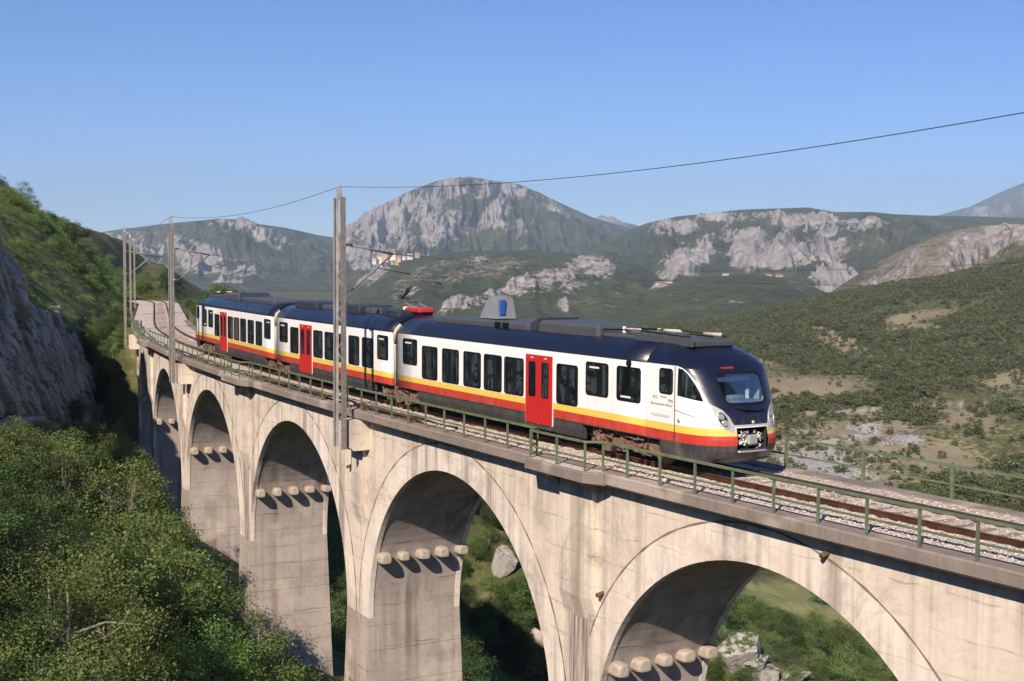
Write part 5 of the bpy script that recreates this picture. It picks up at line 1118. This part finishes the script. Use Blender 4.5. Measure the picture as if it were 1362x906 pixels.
bsrc = []
for v in KINDS['bush']:
    me = v[1].copy(); me.transform(Matrix.Scale(1 / v[2], 4)); bsrc.append(bpy.data.objects.new('bush_source', me))
rs = np.random.RandomState(33)
ys = np.concatenate([rs.uniform(50, 185, 5200), rs.uniform(150, 300, 2600)]); xs = cliffx(ys) - np.concatenate([rs.uniform(.3, 30, 5200), rs.uniform(-25, 60, 2600)]); zs = ground_full(xs, ys); q, w_ = to_px(xs, ys, zs); td = trackdist(xs, ys)[0]; ok = (q > -80) & (q < 200) & (td > 4.6); xs, ys, zs = xs[ok], ys[ok], zs[ok]
for j in range(3): scatter('hillside_grass', np.stack([xs, ys, zs - .05], -1)[j::3], (rs.uniform(.15, .5, len(xs)) * np.where(ys > 150, 3.2, 1))[j::3], bsrc[(1, 1, 0)[j]], 'tufty grass and low scrub covering the left hillside', 'grass', 60 + j)
ys = rs.uniform(20, 260, 16000); xs = rs.uniform(-50, 80, 16000); zs = ground_full(xs, ys); q, w_ = to_px(xs, ys, zs); dd_ = xs - cliffx(ys); td = trackdist(xs, ys, -30, 236)[0]; md2 = ell(q, w_, [(1075, 800, 78, 26, 14, 1.0), (1020, 786, 55, 14, 0, 1.0), (1150, 830, 60, 16, 12, 1.)])
ok = (q > -80) & (q < 1300) & (dd_ > 2.6) & (td > 3.9) & (w_ < 1000) & (md2 < .35); xs, ys, zs = xs[ok], ys[ok], zs[ok]
for j in range(3): scatter('undergrowth', np.stack([xs, ys, zs - .05], -1)[j::3], rs.uniform(.4, 1.3, len(xs))[j::3], bsrc[j], 'green undergrowth covering the slopes under the viaduct', 'undergrowth', 70 + j)

# ================================================================== ROCKS, WALL, HOUSES
def boulder(x, y, z, sx, sy, sz, seed, label, cat='rock', group=None, mat=None):
    n, m_ = 48, 26; th, ph = np.meshgrid(np.linspace(0, 2 * np.pi, n, endpoint=False), np.linspace(0, np.pi, m_)); D = np.stack([np.sin(ph) * np.cos(th), np.sin(ph) * np.sin(th), np.cos(ph)], -1)
    q = np.random.RandomState(seed); NN = q.normal(size=(15, 3)); NN /= np.linalg.norm(NN, axis=1)[:, None]; r = np.full(D.shape[:2], 1.5)
    for nv in NN: dt = D @ nv; r = np.where(dt > .05, np.minimum(r, q.uniform(.62, 1.05) / np.maximum(dt, .05)), r)
    r = r * (1 + .07 * fbm(D[..., 0] * 3 + seed, D[..., 1] * 3, D[..., 2] * 3, seed=seed, oct=4))
    V = D * r[..., None] * np.array([sx, sy, sz]); o = grid_mesh('boulder', V[:, ::-1], mat or pale_rock, wrap=True, smooth=False); o.location = (x, y, z); tag(o, label, cat, group); return o
for k, (px_, py_, w, h, lab) in enumerate([(985, 862, 34, 46, 'big pale limestone outcrop on the slope below the nearest whole arch'), (952, 835, 20, 22, 'smaller pale outcrop touching the big limestone outcrop under the arch'), (1015, 900, 26, 26, 'pale rocks trailing downhill from the big limestone outcrop'), (1055, 895, 16, 14, 'small pale rock near the meadow under the arch'), (1000, 880, 22, 20, 'pale rock between the big outcrop and the trailing rocks'), (1030, 915, 22, 18, 'lowest pale rock of the ridge under the arch'), (965, 812, 12, 14, 'pale rock at the top of the ridge under the arch'), (668, 740, 18, 40, 'steep pale rock face in the trees beyond the arch by the tall mast'), (690, 800, 14, 26, 'lower pale rock beneath the steep rock face beyond the arch')]):
    x, y, z = ground_hit(px_, py_ + h * .4); s_ = y / FPX; boulder(x, y, z + h * .2 * s_, w * s_, w * s_ * .8, h * .62 * s_, 100 + k, lab, group='limestone outcrops beyond the arches')
for k in range(120):                                          # rubble on the bare slope across the valley
    px_, py_ = 1035 + rs.rand() * 175, 566 + rs.rand() * 70; x, y, z = ground_hit(px_, py_, 150); s_ = y / FPX; w = rs.uniform(1.2, 2.0 + 3.2 * rs.rand() ** 3) * s_
    boulder(x, y, z, w, w, w * .6, 300 + k, 'pale boulder scattered on the bare slope across the valley', group='boulders on the bare slope')
x, y, z = ground_hit(706, 850); s_ = y / FPX; mb = MB(); mb.loft([[(-1, -14, -3), (1, -14, -3), (1, 6, -3), (-1, 6, -3)], [(-.9, -14, 2.2), (.9, -14, 2.2), (.9, 6, 4.2), (-.9, 6, 4.2)]], 0, True); o = recalc(mb.build('retaining_wall', conc)); k_ = s_ * 12; o.matrix_world = Matrix.Translation((x, y, z)) @ Matrix.Rotation(.5, 4, 'Z') @ Matrix.Scale(k_ / 4.0, 4); tag(o, 'low grey concrete wall on the wooded slope beyond the arch', 'wall')
plaster = [simple('plaster_cream', (.62, .55, .44), .9, var=.1, scale=.3), simple('plaster_white', (.74, .70, .64), .9, var=.08, scale=.3), simple('plaster_ochre', (.55, .40, .25), .9, var=.1, scale=.3)]; tiles = simple('roof_tiles', (.32, .17, .11), .9, var=.2, scale=.5); darkw = simple('dark_window', (.03, .035, .04), .3)
def house(p, w, d, h, rz, k, label, group):
    root = empty('house', p, rz); mb = MB(); mb.box((0, 0, h / 2 - h * .3), (w, d, h * 1.6)); mb.build('wall', plaster[k % 3], root)
    mb = MB(); e = .08 * w; zt = h * 1.1; mb.add([(-w / 2 - e, -d / 2 - e, zt), (w / 2 + e, -d / 2 - e, zt), (w / 2 + e, d / 2 + e, zt), (-w / 2 - e, d / 2 + e, zt), (-w / 2 - e, 0, zt + d * .28), (w / 2 + e, 0, zt + d * .28)], [(0, 1, 5, 4), (2, 3, 4, 5), (0, 4, 3), (1, 2, 5), (3, 2, 1, 0)]); mb.build('roof', tiles, root)
    for q in (-.28, 0, .28):
        for zz in (.3, .75): mb = MB(); mb.box((q * w, -d / 2 - .02, zz * h), (w * .12, .12, h * .2)); mb.build('window', darkw, root)
    tag(root, label, 'house', group)
hr_ = random.Random(4)
for k, (px_, py_, w) in enumerate([(499, 347, 6), (506, 345, 7), (513, 343, 8), (519, 347, 7), (524, 341, 7), (531, 344, 6), (538, 342, 5), (545, 341, 6), (555, 339, 5), (508, 351, 6), (517, 352, 6), (528, 349, 5)]):
    Y = 2330 + hr_.uniform(-30, 20); p = at(px_, py_ + 2, Y); house(p, w * Y / FPX, w * .8 * Y / FPX, w * .75 * Y / FPX, hr_.uniform(-.6, .6), k, 'tiny pale house of the hilltop village below the mountain', 'village houses on the ridge')
for k, (px_, py_, w, Y) in enumerate([(878, 379, 9, 1780), (890, 377, 7, 1785), (1036, 368, 7, 1770), (1022, 367, 6, 1775), (965, 366, 6, 1780)]):
    p = at(px_, py_ + 1, Y); house(p, w * 1.3 * Y / FPX, w * .6 * Y / FPX, w * .4 * Y / FPX, hr_.uniform(-.4, .4), k, 'small pale farmhouse on the crest of the dark green hill below the crags', 'farmhouses on the dark hill')
# ---- loose stones on the ballast nearest the camera
mb = MB(); q_r = np.random.RandomState(2); vs_ = [(-.5, -.35, 0), (.4, -.45, .05), (.55, .3, 0), (-.3, .5, .05), (.05, .0, .42), (.0, .05, -.3)]
mb.add(vs_, [(0, 1, 4), (1, 2, 4), (2, 3, 4), (3, 0, 4), (1, 0, 5), (2, 1, 5), (3, 2, 5), (0, 3, 5)]); me_ = mb.build('stone_source', simple('ballast_stone', (.50, .43, .37), .95, var=.3, scale=9)); stone_src = bpy.data.objects.new('stone_source', me_.data); bpy.data.objects.remove(me_)
ps = []
for k in range(11000):
    s = -14 + 42 * q_r.rand() ** 1.3; o = q_r.uniform(.95, 2.6) if q_r.rand() < .75 else q_r.uniform(-2.4, .65)
    if abs(abs(o) - .755) < .1: continue
    ps.append(F(s, o, float(np.interp(o, oo, bz)) + q_r.uniform(-.005, .025)))
scatter('ballast_stones', np.array(ps), q_r.uniform(.03, .085, len(ps)), stone_src, 'loose pale ballast stones strewn along the track bed', 'gravel', 5)
# ================================================================== HAZE
mb = MB(); mb.box((0, 0, 0), (2, 2, 2)); hz = mb.build('haze', []); hz.scale = (13200, 13200, 460); hz.location = (0, 0, 330); tag(hz, 'pale blue summer haze filling the valley air', 'haze', kind='stuff')
hm = bpy.data.materials.new('haze_air'); hm.use_nodes = True; t_ = hm.node_tree; t_.nodes.remove(t_.nodes['Principled BSDF']); pv = t_.nodes.new('ShaderNodeVolumePrincipled'); pv.inputs['Color'].default_value = (.60, .76, 1.0, 1); pv.inputs['Density'].default_value = 1.0e-4; pv.inputs['Anisotropy'].default_value = 0.0; pv.inputs['Density Attribute'].default_value = ''
t_.links.new(pv.outputs[0], t_.nodes['Material Output'].inputs['Volume']); hm.cycles.homogeneous_volume = True; hz.data.materials.append(hm)
